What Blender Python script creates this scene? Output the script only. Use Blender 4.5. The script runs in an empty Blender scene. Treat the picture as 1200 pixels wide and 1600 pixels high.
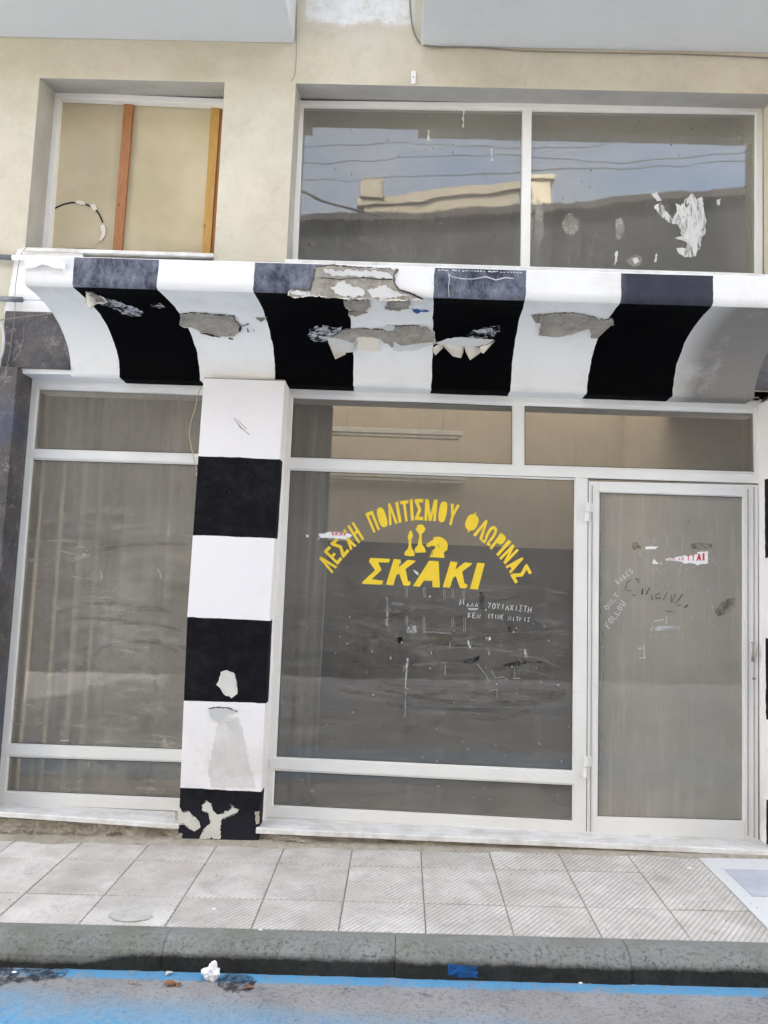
import bpy, bmesh, math, random
from mathutils import Vector, noise
from mathutils.geometry import delaunay_2d_cdt
random.seed(7)
S = bpy.context.scene
rad = math.radians
# ------------------------------------------------------------------ camera
F = 1180.0
YAW, PIT, ROL = rad(1.5356), rad(5.108), rad(2.3016)
CAM = (0.0, -4.38, 1.58)
_cy, _sy, _cp, _sp = math.cos(YAW), math.sin(YAW), math.cos(PIT), math.sin(PIT)
FW = Vector((-_sy*_cp, _cy*_cp, _sp)); _rt = Vector((_cy, _sy, 0)); _up = _rt.cross(FW)
RT = math.cos(ROL)*_rt + math.sin(ROL)*_up
UP = -math.sin(ROL)*_rt + math.cos(ROL)*_up
cd = bpy.data.cameras.new('camera'); cam = bpy.data.objects.new('camera', cd)
S.collection.objects.link(cam); S.camera = cam
from mathutils import Matrix
cam.matrix_world = Matrix(((RT.x, UP.x, -FW.x, CAM[0]), (RT.y, UP.y, -FW.y, CAM[1]), (RT.z, UP.z, -FW.z, CAM[2]), (0, 0, 0, 1)))
cd.sensor_fit = 'VERTICAL'; cd.sensor_height = 36.0; cd.lens = 36.0*F/1600.0
cd.clip_start = 0.05; cd.clip_end = 500
# ------------------------------------------------------------------ sky, sun, exposure
SUN_EL, SUN_AZ = rad(37), rad(-20)          # the sun stands behind the building, so the front is in open shade
w = bpy.data.worlds.new('World'); S.world = w; w.use_nodes = True
nt = w.node_tree; nt.nodes.clear()
def wn(t, **k):
    n = nt.nodes.new(t)
    for a, b in k.items(): setattr(n, a, b)
    return n
out = wn('ShaderNodeOutputWorld'); bg = wn('ShaderNodeBackground'); sky = wn('ShaderNodeTexSky')
sky.sky_type = 'NISHITA'; sky.sun_disc = False; sky.sun_elevation = SUN_EL; sky.sun_rotation = SUN_AZ
sky.dust_density = 4.0; sky.air_density = 1.0
tc = wn('ShaderNodeTexCoord'); mp = wn('ShaderNodeMapping'); mp.inputs['Scale'].default_value = (1.2, 1.2, 2.6)
nz = wn('ShaderNodeTexNoise'); nz.inputs['Scale'].default_value = 1.7; nz.inputs['Detail'].default_value = 6; nz.inputs['Roughness'].default_value = .62
cr = wn('ShaderNodeValToRGB'); cr.color_ramp.elements[0].position = .30; cr.color_ramp.elements[1].position = .62
bw = wn('ShaderNodeRGBToBW'); mul = wn('ShaderNodeVectorMath', operation='SCALE'); mul.inputs[3].default_value = 1.0
comb = wn('ShaderNodeCombineColor'); mx = wn('ShaderNodeMix', data_type='RGBA')
ml = wn('ShaderNodeMath', operation='MULTIPLY'); ml.inputs[1].default_value = 1.75
L = nt.links.new
L(tc.outputs['Generated'], mp.inputs[0]); L(mp.outputs[0], nz.inputs['Vector']); L(nz.outputs[0], cr.inputs[0])
L(sky.outputs[0], bw.inputs[0]); L(bw.outputs[0], ml.inputs[0])
wm = wn('ShaderNodeMix', data_type='RGBA'); 
for i in range(3): L(ml.outputs[0], comb.inputs[i])
L(cr.outputs[0], mx.inputs[0]); L(sky.outputs[0], mx.inputs[6]); L(comb.outputs[0], mx.inputs[7])
L(mx.outputs[2], bg.inputs[0]); bg.inputs[1].default_value = 0.15
L(bg.outputs[0], out.inputs[0])
sd = bpy.data.lights.new('sun', 'SUN'); sd.energy = 3.2; sd.angle = rad(.5); sd.color = (1, .95, .87)
sun = bpy.data.objects.new('sun', sd); S.collection.objects.link(sun)
_d = Vector((math.sin(SUN_AZ)*math.cos(SUN_EL), math.cos(SUN_AZ)*math.cos(SUN_EL), math.sin(SUN_EL)))
sun.rotation_euler = (-_d).to_track_quat('-Z', 'Y').to_euler(); sun.location = (0, 30, 30)
S.view_settings.view_transform = 'Standard'; S.view_settings.look = 'None'
S.view_settings.gamma = 1; S.view_settings.exposure = 2.92
S.render.resolution_x = 768; S.render.resolution_y = 1024
S.cycles.max_bounces = 10; S.cycles.transparent_max_bounces = 16

# ------------------------------------------------------------------ from a place in the photograph to a point on a real surface
def ray(px, py): return FW + RT*((px-600)/F) + UP*((800-py)/F)
def on(ax, v, px, py):
    d = ray(px, py); t = (v-CAM[ax])/d[ax]
    return Vector(CAM) + t*d
def PX(x, px, py): return on(0, x, px, py)
def PY(y, px, py): return on(1, y, px, py)
def PZ(z, px, py): return on(2, z, px, py)
def walk(x, y): return .115 + .025*x + .03*(y+.06)          # pavement height: the street climbs to the right
def road_z(x, y): return -.025 + .025*x + .012*(y+1.17)
def on_f(f, px, py):
    p = PZ(f(0, -.5), px, py)
    for _ in range(8): p = PZ(f(p.x, p.y), px, py)
    return p
def mir(px, py, yreal, yg=.225):                            # what the upper glass shows stands across the street
    p = PY(2*yg-yreal, px, py); return Vector((p.x, yreal, p.z))

# ------------------------------------------------------------------ mesh helpers
def wloc(o):
    v = Vector((0, 0, 0))
    while o: v += o.location; o = o.parent
    return v
def link(o, parent=None, label=None, cat=None, group=None, kind=None):
    S.collection.objects.link(o)
    if parent: o.parent = parent
    if label: o['label'] = label
    if cat: o['category'] = cat
    if group: o['group'] = group
    if kind: o['kind'] = kind
    return o
def thing(name, loc, label, cat, group=None, parent=None):
    o = bpy.data.objects.new(name, None); o.location = loc; o.empty_display_size = .1
    return link(o, parent, label, cat, group)
class MB:
    def __init__(s): s.v = []; s.f = []; s.m = []; s.mi = 0
    def face(s, *p):
        n = len(s.v); s.v += [Vector(q) for q in p]; s.f.append(list(range(n, n+len(p)))); s.m.append(s.mi); return s
    def add(s, vs, fs):
        n = len(s.v); s.v += [Vector(q) for q in vs]
        for f in fs: s.f.append([n+i for i in f]); s.m.append(s.mi)
        return s
    def box(s, a, b):
        x0, y0, z0 = a; x1, y1, z1 = b
        return s.add([(x0,y0,z0),(x1,y0,z0),(x1,y1,z0),(x0,y1,z0),(x0,y0,z1),(x1,y0,z1),(x1,y1,z1),(x0,y1,z1)],
                     [(0,3,2,1),(4,5,6,7),(0,1,5,4),(1,2,6,5),(2,3,7,6),(3,0,4,7)])
    def slab(s, quad, yf, yb):                               # four points of the photograph on the plane y=yf, carried back to y=yb
        fr = [PY(yf, *q) for q in quad]; bk = [Vector((p.x, yb, p.z)) for p in fr]; n = len(fr)
        return s.add(fr+bk, [tuple(range(n))[::-1], tuple(range(n, 2*n))] + [(i, (i+1) % n, n+(i+1) % n, n+i) for i in range(n)])
    def tube(s, pts, r, n=8, cap=True):
        pts = [Vector(p) for p in pts]; rings = []
        for i, p in enumerate(pts):
            t = (pts[min(i+1, len(pts)-1)]-pts[max(i-1, 0)]).normalized()
            a = t.cross(Vector((0, 0, 1)) if abs(t.z) < .9 else Vector((1, 0, 0))).normalized(); b = t.cross(a)
            rr = r[i] if isinstance(r, (list, tuple)) else r
            rings.append([p + rr*(math.cos(k*2*math.pi/n)*a + math.sin(k*2*math.pi/n)*b) for k in range(n)])
        fs = [(i*n+k, i*n+(k+1) % n, (i+1)*n+(k+1) % n, (i+1)*n+k) for i in range(len(pts)-1) for k in range(n)]
        if cap: fs += [tuple(range(n))[::-1], tuple(range((len(pts)-1)*n, len(pts)*n))]
        return s.add([q for rg in rings for q in rg], fs)
    def build(s, name, mats, parent=None, smooth=False, bevel=0, merge=True, seg=2, **k):
        me = bpy.data.meshes.new(name); off = wloc(parent)
        me.from_pydata([v-off for v in s.v], [], s.f)
        if not isinstance(mats, (list, tuple)): mats = [mats]
        for m in mats: me.materials.append(m)
        for p, i in zip(me.polygons, s.m): p.material_index = i; p.use_smooth = smooth
        bm = bmesh.new(); bm.from_mesh(me)
        if merge: bmesh.ops.remove_doubles(bm, verts=bm.verts, dist=1e-5)
        bmesh.ops.recalc_face_normals(bm, faces=bm.faces)
        bm.to_mesh(me); bm.free()
        o = bpy.data.objects.new(name, me); link(o, parent, **k)
        if bevel:
            b = o.modifiers.new('bevel', 'BEVEL'); b.width = bevel; b.segments = seg; b.limit_method = 'ANGLE'; b.angle_limit = rad(40)
            b.harden_normals = False
        return o
def tri2d(polys, grid=0, jag=0, res=0):
    """union of 2-D polygons as triangles, with optional interior points so it can follow a curved surface"""
    V = []; Fc = []
    for P in polys:
        P = [Vector((a, b)) for a, b in P]
        if jag or res:
            Q = []
            for i in range(len(P)):
                a, b = P[i], P[(i+1) % len(P)]; n = max(1, int((b-a).length/(res or 5)))
                for k in range(n):
                    q = a.lerp(b, k/n)
                    if k: q = q+Vector((random.uniform(-jag, jag), random.uniform(-jag, jag)))
                    Q.append(q)
            P = Q
        n = len(V); V += P; Fc.append(list(range(n, n+len(P))))
    if grid:
        xs = [v.x for v in V]; ys = [v.y for v in V]; x = min(xs)+grid/2
        while x < max(xs):
            y = min(ys)+grid/2
            while y < max(ys): V.append(Vector((x, y))); y += grid
            x += grid
    r = delaunay_2d_cdt(V, [], Fc, 1, 1e-4)
    return r[0], r[2]
def sheet(mb, polys, mapper, thick=0.0, grid=0, jag=0, res=0):
    """mapper(px,py,h) -> point h metres proud of the surface; a closed thin sheet when thick>0"""
    v, f = tri2d(polys, grid, jag, res)
    top = [mapper(p.x, p.y, thick) for p in v]
    if not thick: return mb.add(top, [tuple(q) for q in f])
    bot = [mapper(p.x, p.y, 0) for p in v]; n = len(v)
    cnt = {}
    for q in f:
        for i in range(len(q)):
            e = (q[i], q[(i+1) % len(q)]); cnt[e] = 1
    rim = [e for e in cnt if (e[1], e[0]) not in cnt]
    return mb.add(top+bot, [tuple(q) for q in f]+[(a+n, b+n, b, a) for a, b in [(e[0], e[1]) for e in rim]]+[tuple(i+n for i in reversed(q)) for q in f])
def plane_map(y): return lambda a, b, h: PY(y-h, a, b)
def ribbon(mb, pts, wpx, mapper, thick=.0006, wob=0):
    """a stroke drawn on a surface, points in photograph places"""
    P = [Vector(p) for p in pts]; Lf = []; Rt = []
    for i, p in enumerate(P):
        t = (P[min(i+1, len(P)-1)]-P[max(i-1, 0)])
        if t.length < 1e-6: t = Vector((1, 0))
        t.normalize(); n = Vector((-t.y, t.x)); ww = wpx*.5*(1+random.uniform(-wob, wob))
        Lf.append(p+n*ww); Rt.append(p-n*ww)
    vs = [mapper(q.x, q.y, thick) for q in Lf+Rt]; n = len(P)
    mb.add(vs, [(i, i+1, n+i+1, n+i) for i in range(n-1)])

# ------------------------------------------------------------------ materials
class N:
    def __init__(s, name):
        s.mat = bpy.data.materials.new(name); s.mat.use_nodes = True; s.t = s.mat.node_tree; s.t.nodes.clear()
        s.out = s.t.nodes.new('ShaderNodeOutputMaterial'); s.geo = s.t.nodes.new('ShaderNodeNewGeometry').outputs['Position']
        x = s.t.nodes.new('ShaderNodeSeparateXYZ'); s.L(s.geo, x.inputs[0]); s.x, s.y, s.z = x.outputs
    def L(s, a, b): s.t.links.new(a, b)
    def put(s, v, sock):
        if isinstance(v, (int, float)): sock.default_value = v
        elif isinstance(v, (tuple, list)): sock.default_value = tuple(v)+((1,) if len(v) == 3 and sock.type == 'RGBA' else ())
        else: s.L(v, sock)
    def math(s, op, a, b=0, clamp=False):
        n = s.t.nodes.new('ShaderNodeMath'); n.operation = op; n.use_clamp = clamp; s.put(a, n.inputs[0]); s.put(b, n.inputs[1]); return n.outputs[0]
    def mix(s, f, a, b):
        n = s.t.nodes.new('ShaderNodeMix'); n.data_type = 'RGBA'; s.put(f, n.inputs[0]); s.put(a, n.inputs[6]); s.put(b, n.inputs[7]); return n.outputs[2]
    def noise(s, sc, det=4, ro=.6, stretch=None, dist=0, off=0):
        n = s.t.nodes.new('ShaderNodeTexNoise'); n.inputs['Scale'].default_value = sc; n.inputs['Detail'].default_value = det
        n.inputs['Roughness'].default_value = ro; n.inputs['Distortion'].default_value = dist
        m = s.t.nodes.new('ShaderNodeMapping'); s.L(s.geo, m.inputs[0]); m.inputs['Location'].default_value = (off, off*.7, off*1.3)
        if stretch: m.inputs['Scale'].default_value = stretch
        s.L(m.outputs[0], n.inputs['Vector']); return n.outputs[0]
    def voro(s, sc, feat='F1', stretch=None):
        n = s.t.nodes.new('ShaderNodeTexVoronoi'); n.feature = feat; n.inputs['Scale'].default_value = sc
        m = s.t.nodes.new('ShaderNodeMapping'); s.L(s.geo, m.inputs[0])
        if stretch: m.inputs['Scale'].default_value = stretch
        s.L(m.outputs[0], n.inputs['Vector']); return n.outputs[0]
    def ramp(s, v, a, b, lo=0., hi=1.):
        n = s.t.nodes.new('ShaderNodeMapRange'); s.put(v, n.inputs[0]); n.inputs[1].default_value = a; n.inputs[2].default_value = b
        n.inputs[3].default_value = lo; n.inputs[4].default_value = hi; n.clamp = True; return n.outputs[0]
    def bump(s, h, st=.3, dist=.01):
        n = s.t.nodes.new('ShaderNodeBump'); n.inputs['Strength'].default_value = st; n.inputs['Distance'].default_value = dist; s.L(h, n.inputs['Height']); return n.outputs[0]
    def bsdf(s, col, rough=.8, nrm=None, metal=0, spec=.4):
        n = s.t.nodes.new('ShaderNodeBsdfPrincipled'); s.put(col, n.inputs['Base Color']); s.put(rough, n.inputs['Roughness'])
        n.inputs['Metallic'].default_value = metal; n.inputs['Specular IOR Level'].default_value = spec
        if nrm: s.L(nrm, n.inputs['Normal'])
        return n.outputs[0]
    def done(s, sh): s.L(sh, s.out.inputs[0]); return s.mat
    def bands(s, v, iv):
        r = None
        for a, b in iv:
            m = s.math('MULTIPLY', s.math('GREATER_THAN', v, a), s.math('LESS_THAN', v, b))
            r = m if r is None else s.math('MAXIMUM', r, m)
        return r
def simple(name, col, rough=.8, var=.15, sc=12, bump=.15, metal=0, spec=.4, bsc=60):
    n = N(name); d = tuple(c*(1-var) for c in col); l = tuple(min(1, c*(1+var*.6)) for c in col)
    c = n.mix(n.ramp(n.noise(sc), .3, .7), d, l)
    return n.done(n.bsdf(c, rough, n.bump(n.noise(bsc, 3), bump, .004), metal, spec))
M = {}
def cream():
    n = N('cream_plaster')
    c = n.mix(n.ramp(n.noise(1.1, 5), .35, .7), (.49, .455, .35), (.62, .58, .48))
    c = n.mix(n.ramp(n.noise(.9, 4, off=5), .45, .7, 0, .55), c, (.62, .55, .44))
    c = n.mix(n.ramp(n.noise(4, 10, .82), .48, .76, 0, .6), c, (.36, .32, .245))
    c = n.mix(n.ramp(n.noise(2.2, 8, .7, stretch=(9, 1, .5), off=3), .60, .82, 0, .22), c, (.42, .38, .31))
    c = n.mix(n.ramp(n.voro(9), .0, .075, .7, 0), c, (.30, .25, .19))
    c = n.mix(n.ramp(n.math('ABSOLUTE', n.math('SUBTRACT', n.noise(1.3, 9, .75, off=27), .5)), 0, .0035, .45, 0), c, (.36, .32, .25))
    zz = n.math('ADD', n.z, n.math('MULTIPLY', n.math('SUBTRACT', n.noise(5, 8, .75, off=14), .5), .22))
    ar = n.math('MULTIPLY', n.ramp(zz, 4.93, 5.02), n.math('MULTIPLY', n.ramp(n.x, -.78, -.72), n.ramp(n.x, -.06, -.02, 1, 0)))
    rim = n.math('MULTIPLY', n.math('MULTIPLY', ar, n.math('SUBTRACT', 1, ar)), 2.2)
    c = n.mix(n.math('MULTIPLY', ar, .85), c, n.mix(n.ramp(n.noise(9, 8, .8, off=2), .48, .7), (.80, .80, .79), (.55, .52, .46)))
    c = n.mix(rim, c, (.50, .42, .30))
    wd = n.math('MULTIPLY', n.ramp(n.z, 4.50, 4.86, 0, .30), n.ramp(n.noise(1.6, 6, .7, off=19), .4, .65))
    c = n.mix(wd, c, (.52, .44, .27))
    h = n.math('ADD', n.noise(3.5, 3), n.math('MULTIPLY', n.noise(85, 4), .22))
    return n.done(n.bsdf(c, .9, n.bump(h, .55, .012), spec=.2))
M['cream'] = cream()
M['reveal'] = simple('greyish_reveal', (.40, .385, .35), .9, .12, 5, .3, bsc=40)  # greyer tone, used on the top and left reveals only
def whitep(name='white_plaster', base=(.80, .795, .79), dirt=(.55, .52, .47), amt=.35):
    n = N(name)
    c = n.mix(n.ramp(n.noise(5, 8, .7), .52, .8, 0, amt), base, dirt)
    c = n.mix(n.ramp(n.noise(30, 6, .7, off=9), .66, .74, 0, .35), c, dirt)
    h = n.math('ADD', n.noise(6, 3), n.math('MULTIPLY', n.noise(70, 4), .25))
    return n.done(n.bsdf(c, .7, n.bump(h, .45, .008), spec=.3))
M['white'] = whitep()
M['balcony'] = whitep('balcony_paint', (.54, .545, .54), (.47, .46, .44), .5)
# stripes of the canopy (metres along the front)
STR = [(-1.772, -1.325), (-.822, -.344), (.108, .580), (1.062, 1.530)]
STW = [(-1.728, -1.246), (-.796, -.330), (.132, .596), (1.044, 1.541)]
def stripes(kind):
    n = N('striped_'+kind)
    xj = n.math('ADD', n.x, n.math('MULTIPLY', n.math('SUBTRACT', n.noise(9, 5), .5), .022))
    if kind == 'cove':
        # the edges drift a little between lip and wall
        t = n.ramp(n.y, -.6, 0); mk = None
        for (a, b), (c, d) in zip(STR, STW):
            lo = n.math('ADD', a, n.math('MULTIPLY', t, c-a)); hi = n.math('ADD', b, n.math('MULTIPLY', t, d-b))
            m = n.math('MULTIPLY', n.math('GREATER_THAN', xj, lo), n.math('LESS_THAN', xj, hi)); mk = m if mk is None else n.math('MAXIMUM', mk, m)
    else: mk = n.bands(xj, STR)
    wc = n.mix(n.ramp(n.noise(4, 7, .7), .5, .8, 0, .4), (.79, .78, .765), (.58, .55, .50))
    if kind == 'cove':
        # soot and peeling along the outer lip and toward the right-hand corner
        f = n.math('MULTIPLY', n.ramp(n.y, -.62, -.35, 1, 0), n.ramp(n.noise(5, 8, .8, stretch=(1, 1, 3), off=2), .48, .72))
        wc = n.mix(n.math('MULTIPLY', f, .6), wc, (.42, .37, .29))
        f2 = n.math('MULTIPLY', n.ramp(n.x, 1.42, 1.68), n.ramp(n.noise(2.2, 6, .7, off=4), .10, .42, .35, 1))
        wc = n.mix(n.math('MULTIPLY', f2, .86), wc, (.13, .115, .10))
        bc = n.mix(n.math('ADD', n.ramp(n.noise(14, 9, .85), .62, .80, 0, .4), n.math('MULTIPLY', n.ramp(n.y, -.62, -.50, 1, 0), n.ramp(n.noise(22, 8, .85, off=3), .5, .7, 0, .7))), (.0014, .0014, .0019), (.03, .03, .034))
        rf = .75
    else:
        bl = n.math('MAXIMUM', n.ramp(n.x, 1.0, 1.1, 0, 1), 0)
        fade = n.ramp(n.noise(9, 8, .75, stretch=(1, 1, .6)), .40, .68)
        bc = n.mix(fade, (.040, .045, .065), (.26, .27, .34)); bc2 = n.mix(fade, (.032, .036, .05), (.05, .054, .072))
        bc = n.mix(bl, bc, bc2)
        rf = .8
    crk = n.ramp(n.voro(7, 'DISTANCE_TO_EDGE'), 0, .012, .0, 0)
    c = n.mix(mk, wc, bc); c = n.mix(crk, c, (.25, .23, .2))
    h = n.math('ADD', n.noise(8, 5), n.math('MULTIPLY', n.noise(60, 4), .3))
    sk = n.t.nodes.new('ShaderNodeMapRange'); n.L(mk, sk.inputs[0]); sk.inputs[3].default_value = .3; sk.inputs[4].default_value = .04 if kind == 'cove' else .25
    sh = n.bsdf(c, rf, n.bump(h, .5, .009)); n.L(sk.outputs[0], sh.node.inputs['Specular IOR Level'])
    return n.done(sh)
M['cove'] = stripes('cove'); M['lip'] = stripes('lip')
def pillar_mat(bands, name, ylim):
    n = N(name)
    zj = n.math('ADD', n.z, n.math('MULTIPLY', n.math('SUBTRACT', n.noise(6, 4), .5), .018))
    mk = n.math('MULTIPLY', n.bands(zj, bands), n.math('LESS_THAN', n.math('ADD', n.y, n.math('MULTIPLY', n.math('SUBTRACT', n.noise(20, 3), .5), .02)), ylim))
    wc = n.mix(n.ramp(n.noise(4, 7, .7), .55, .85, 0, .3), (.80, .77, .77), (.62, .58, .54))
    # grime rising from the ground
    g = n.math('MULTIPLY', n.ramp(n.z, .35, .8, 1, 0), n.ramp(n.noise(5, 6, .7, off=6), .42, .6))
    wc = n.mix(n.math('MULTIPLY', g, .5), wc, (.50, .47, .42))
    bc = n.mix(n.ramp(n.noise(10, 8, .8), .45, .8, 0, .6), (.004, .004, .006), (.034, .034, .042))
    bc = n.mix(n.ramp(n.z, .1, .4, .8, 0), bc, (.026, .026, .036))
    sp = n.ramp(n.noise(55, 4, .7, off=1), .72, .76)
    c = n.mix(mk, wc, n.mix(sp, bc, (.5, .5, .5)))
    h = n.math('ADD', n.noise(9, 3), n.math('MULTIPLY', n.noise(80, 4), .3))
    return n.done(n.bsdf(c, .75, n.bump(h, .5, .006), spec=.12))
def stone():
    n = N('dark_veined_stone')
    a = n.noise(3.2, 8, .65, dist=1.6)
    c = n.mix(n.ramp(n.noise(6, 9, .85), .35, .65), (.022, .024, .034), (.12, .105, .10))
    v = n.ramp(n.math('ABSOLUTE', n.math('SUBTRACT', a, .5)), 0, .014, 1, 0)
    v = n.math('MULTIPLY', v, n.ramp(n.noise(6, 4, off=3), .4, .62))
    c = n.mix(n.math('MULTIPLY', v, .65), c, (.42, .37, .31))
    bl = n.ramp(n.noise(2, 4, off=8), .5, .66)
    c = n.mix(n.math('MULTIPLY', bl, .5), c, (.07, .085, .15))
    return n.done(n.bsdf(c, n.ramp(n.noise(8, 4), .3, .7, .3, .6), n.bump(a, .25, .01), spec=.5))
M['stone'] = stone()
def alu():
    n = N('white_painted_aluminium')
    c = n.mix(n.ramp(n.noise(3, 6, .7), .45, .75, 0, .45), (.77, .76, .73), (.66, .63, .57))
    c = n.mix(n.ramp(n.noise(38, 6, .75, off=4), .66, .74, 0, .6), c, (.30, .27, .23))
    c = n.mix(n.ramp(n.noise(5, 5, .7, stretch=(1, 1, 4), off=2), .6, .8, 0, .3), c, (.48, .45, .40))
    return n.done(n.bsdf(c, .42, n.bump(n.noise(25, 4), .12, .003), spec=.45))
M['alu'] = alu()
def marble():
    n = N('white_marble')
    c = n.mix(n.ramp(n.noise(7, 8, .7, stretch=(1, 2, 1)), .42, .72), (.78, .77, .75), (.52, .49, .45))
    c = n.mix(n.ramp(n.noise(2.4, 6, .75, off=6), .52, .7, 0, .5), c, (.36, .33, .29))
    return n.done(n.bsdf(c, .5, n.bump(n.noise(40, 5), .25, .004), spec=.4))
M['marble'] = marble()
def concrete(name, a, b, dark, bsc=18, st=.8, dist=.02):
    n = N(name)
    c = n.mix(n.ramp(n.noise(8, 9, .82), .38, .62), a, b)
    c = n.mix(n.ramp(n.noise(11, 8, .8, off=3), .56, .72, 0, .75), c, dark)
    return n.done(n.bsdf(c, .95, n.bump(n.noise(bsc, 10, .75), st, dist), spec=.15))
M['rubble'] = concrete('crumbling_render', (.46, .41, .33), (.66, .61, .52), (.17, .14, .10), 22, 1.0, .04)
M['spall'] = concrete('bare_plaster', (.33, .295, .25), (.56, .52, .46), (.19, .155, .12), 16, 1.0, .04)
M['spall_dark'] = concrete('bare_brown_plaster', (.20, .17, .14), (.36, .31, .26), (.12, .10, .08), 22, .6, .01)
M['patch'] = concrete('cement_repair', (.50, .475, .44), (.62, .60, .56), (.38, .36, .33))
M['edgeshade'] = simple('edge_shadow_dark', (.10, .085, .07), .95)
M['remnant'] = whitep('paint_remnant', (.60, .59, .565), (.38, .35, .31), .7)
M['flake'] = whitep('peeling_paint_back', (.72, .66, .56), (.55, .48, .38), .5)
M['pale_patch'] = simple('pale_filler', (.62, .62, .57), .9, .1)
def kerbm():
    n = N('granite_kerb')
    c = n.mix(n.ramp(n.noise(3, 5), .35, .7), (.33, .33, .32), (.44, .44, .43))
    c = n.mix(n.ramp(n.noise(48, 4, .85), .48, .66, 0, .75), c, (.44, .44, .43))
    c = n.mix(n.ramp(n.noise(55, 4, .85, off=4), .50, .66, 0, .8), c, (.075, .075, .07))
    top = n.ramp(n.y, YK_-.075, YK_-.045)
    c = n.mix(n.math('MULTIPLY', top, .7), c, (.38, .39, .37))
    moss = n.math('MULTIPLY', n.ramp(n.noise(2.6, 6, .75, off=7), .42, .60), n.ramp(n.x, -.9, 1.6, .9, .45))
    c = n.mix(n.math('MULTIPLY', moss, .6), c, (.22, .235, .15))
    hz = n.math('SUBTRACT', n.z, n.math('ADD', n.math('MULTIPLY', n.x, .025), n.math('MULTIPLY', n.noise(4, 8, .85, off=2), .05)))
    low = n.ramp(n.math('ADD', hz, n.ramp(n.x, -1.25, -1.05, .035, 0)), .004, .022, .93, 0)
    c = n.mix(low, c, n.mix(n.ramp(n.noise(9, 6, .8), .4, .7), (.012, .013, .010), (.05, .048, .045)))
    return n.done(n.bsdf(c, .9, n.bump(n.noise(50, 8, .85), 1.0, .02), spec=.2))
YK_ = -1.02
M['kerb'] = kerbm()
def roadm():
    n = N('worn_asphalt_with_blue_paint')
    c = n.mix(n.ramp(n.noise(3, 6), .35, .7), (.34, .33, .33), (.46, .45, .445))
    c = n.mix(n.ramp(n.noise(55, 5, .85), .50, .66, 0, .6), c, (.50, .49, .48))
    c = n.mix(n.ramp(n.noise(62, 5, .85, off=3), .52, .66, 0, .75), c, (.11, .105, .10))
    c = n.mix(n.ramp(n.noise(20, 6, .8, off=23), .60, .70, 0, .5), c, (.20, .14, .09))
    c = n.mix(n.ramp(n.noise(2, 5, .7, off=11), .55, .72, 0, .45), c, (.33, .26, .20))
    c = n.mix(n.math('MULTIPLY', n.ramp(n.noise(7, 7, .8, off=13), .56, .66), n.ramp(n.y, -1.5, -1.2, 0, .75)), c, (.055, .055, .055))
    # parking line against the kerb
    nz = n.math('MULTIPLY', n.math('SUBTRACT', n.noise(24, 7, .8), .5), .05)
    line = n.math('MULTIPLY', n.ramp(n.math('ADD', n.y, nz), -1.240, -1.215), n.ramp(n.noise(15, 9, .85, off=5), .33, .50))
    line = n.math('MULTIPLY', line, n.ramp(n.math('ADD', n.x, n.math('MULTIPLY', n.noise(6, 5, off=2), .3)), -1.45, -1.2, .25, 1))
    c = n.mix(n.math('MULTIPLY', line, .92), c, (.12, .42, .72))
    # wide faded blue area farther out
    edge = n.math('ADD', n.y, n.math('ADD', n.math('MULTIPLY', n.x, .075), n.math('MULTIPLY', n.math('SUBTRACT', n.noise(3.2, 8, .75, off=8), .5), .30)))
    area = n.math('MULTIPLY', n.ramp(edge, -1.60, -1.38, 1, 0), n.ramp(n.noise(22, 8, .8, off=5), .34, .54, .6, 1))
    area = n.math('MULTIPLY', n.math('MULTIPLY', area, n.ramp(n.x, -1.1, .9, .95, .85)), n.ramp(n.y, -2.9, -2.6, 0, 1))
    c = n.mix(area, c, n.mix(n.ramp(n.noise(40, 5, .85, off=2), .4, .65), (.12, .42, .72), (.27, .53, .75)))
    return n.done(n.bsdf(c, .85, n.bump(n.noise(70, 8, .85), 1.0, .012), spec=.25))
M['road'] = roadm()
def tilem(off):
    n = N('ribbed_cement_tile')
    c = n.mix(n.ramp(n.noise(2.6, 6, .65, off=off), .35, .7), (.50, .465, .42), (.76, .72, .67))
    c = n.mix(n.ramp(n.noise(6, 9, .85, off=off+3), .48, .70, 0, .7), c, (.33, .31, .285))
    c = n.mix(n.ramp(n.noise(3, 3, off=off+9), .58, .75, 0, .35), c, (.60, .52, .44))
    wv = n.math('SINE', n.math('MULTIPLY', n.math('ADD', n.x, n.math('MULTIPLY', n.y, -.78)), 2*math.pi/.0275))
    wear = n.math('MULTIPLY', n.ramp(n.noise(3, 5, .7, off=off), .30, .55, .35, 1), n.ramp(n.x, -1.9, -.3, .45, 1))
    g = n.math('MULTIPLY', n.ramp(wv, .1, .9), wear)
    c = n.mix(n.math('MULTIPLY', g, .46), c, (.22, .205, .185))
    c = n.mix(n.ramp(n.noise(30, 6, .85, off=off+2), .66, .73, 0, .8), c, (.13, .12, .11))
    h = n.math('SUBTRACT', n.math('MULTIPLY', n.noise(60, 5), .3), g)
    return n.done(n.bsdf(c, .85, n.bump(h, .55, .004), spec=.25))
M['tiles'] = [tilem(o) for o in (0, 17, 31)]
M['joint'] = simple('tile_joint', (.33, .305, .27), .95, .3, 30)
M['plate'] = simple('pale_blue_slab', (.50, .52, .58), .7, .15, 6)
M['whitepaint'] = whitep('white_ground_paint', (.68, .68, .68), (.55, .55, .55), .4)
M['yellow'] = simple('yellow_vinyl', (.84, .60, .035), .45, .06, 20, .05)
M['ink'] = simple('black_line', (.03, .03, .03), .6)
M['chalk'] = simple('white_marker', (.62, .62, .61), .8, .2, 60)
M['chalk_faint'] = simple('faint_marker', (.34, .335, .32), .8, .3, 60)
M['marker'] = simple('dark_marker', (.035, .032, .03), .7)
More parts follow.
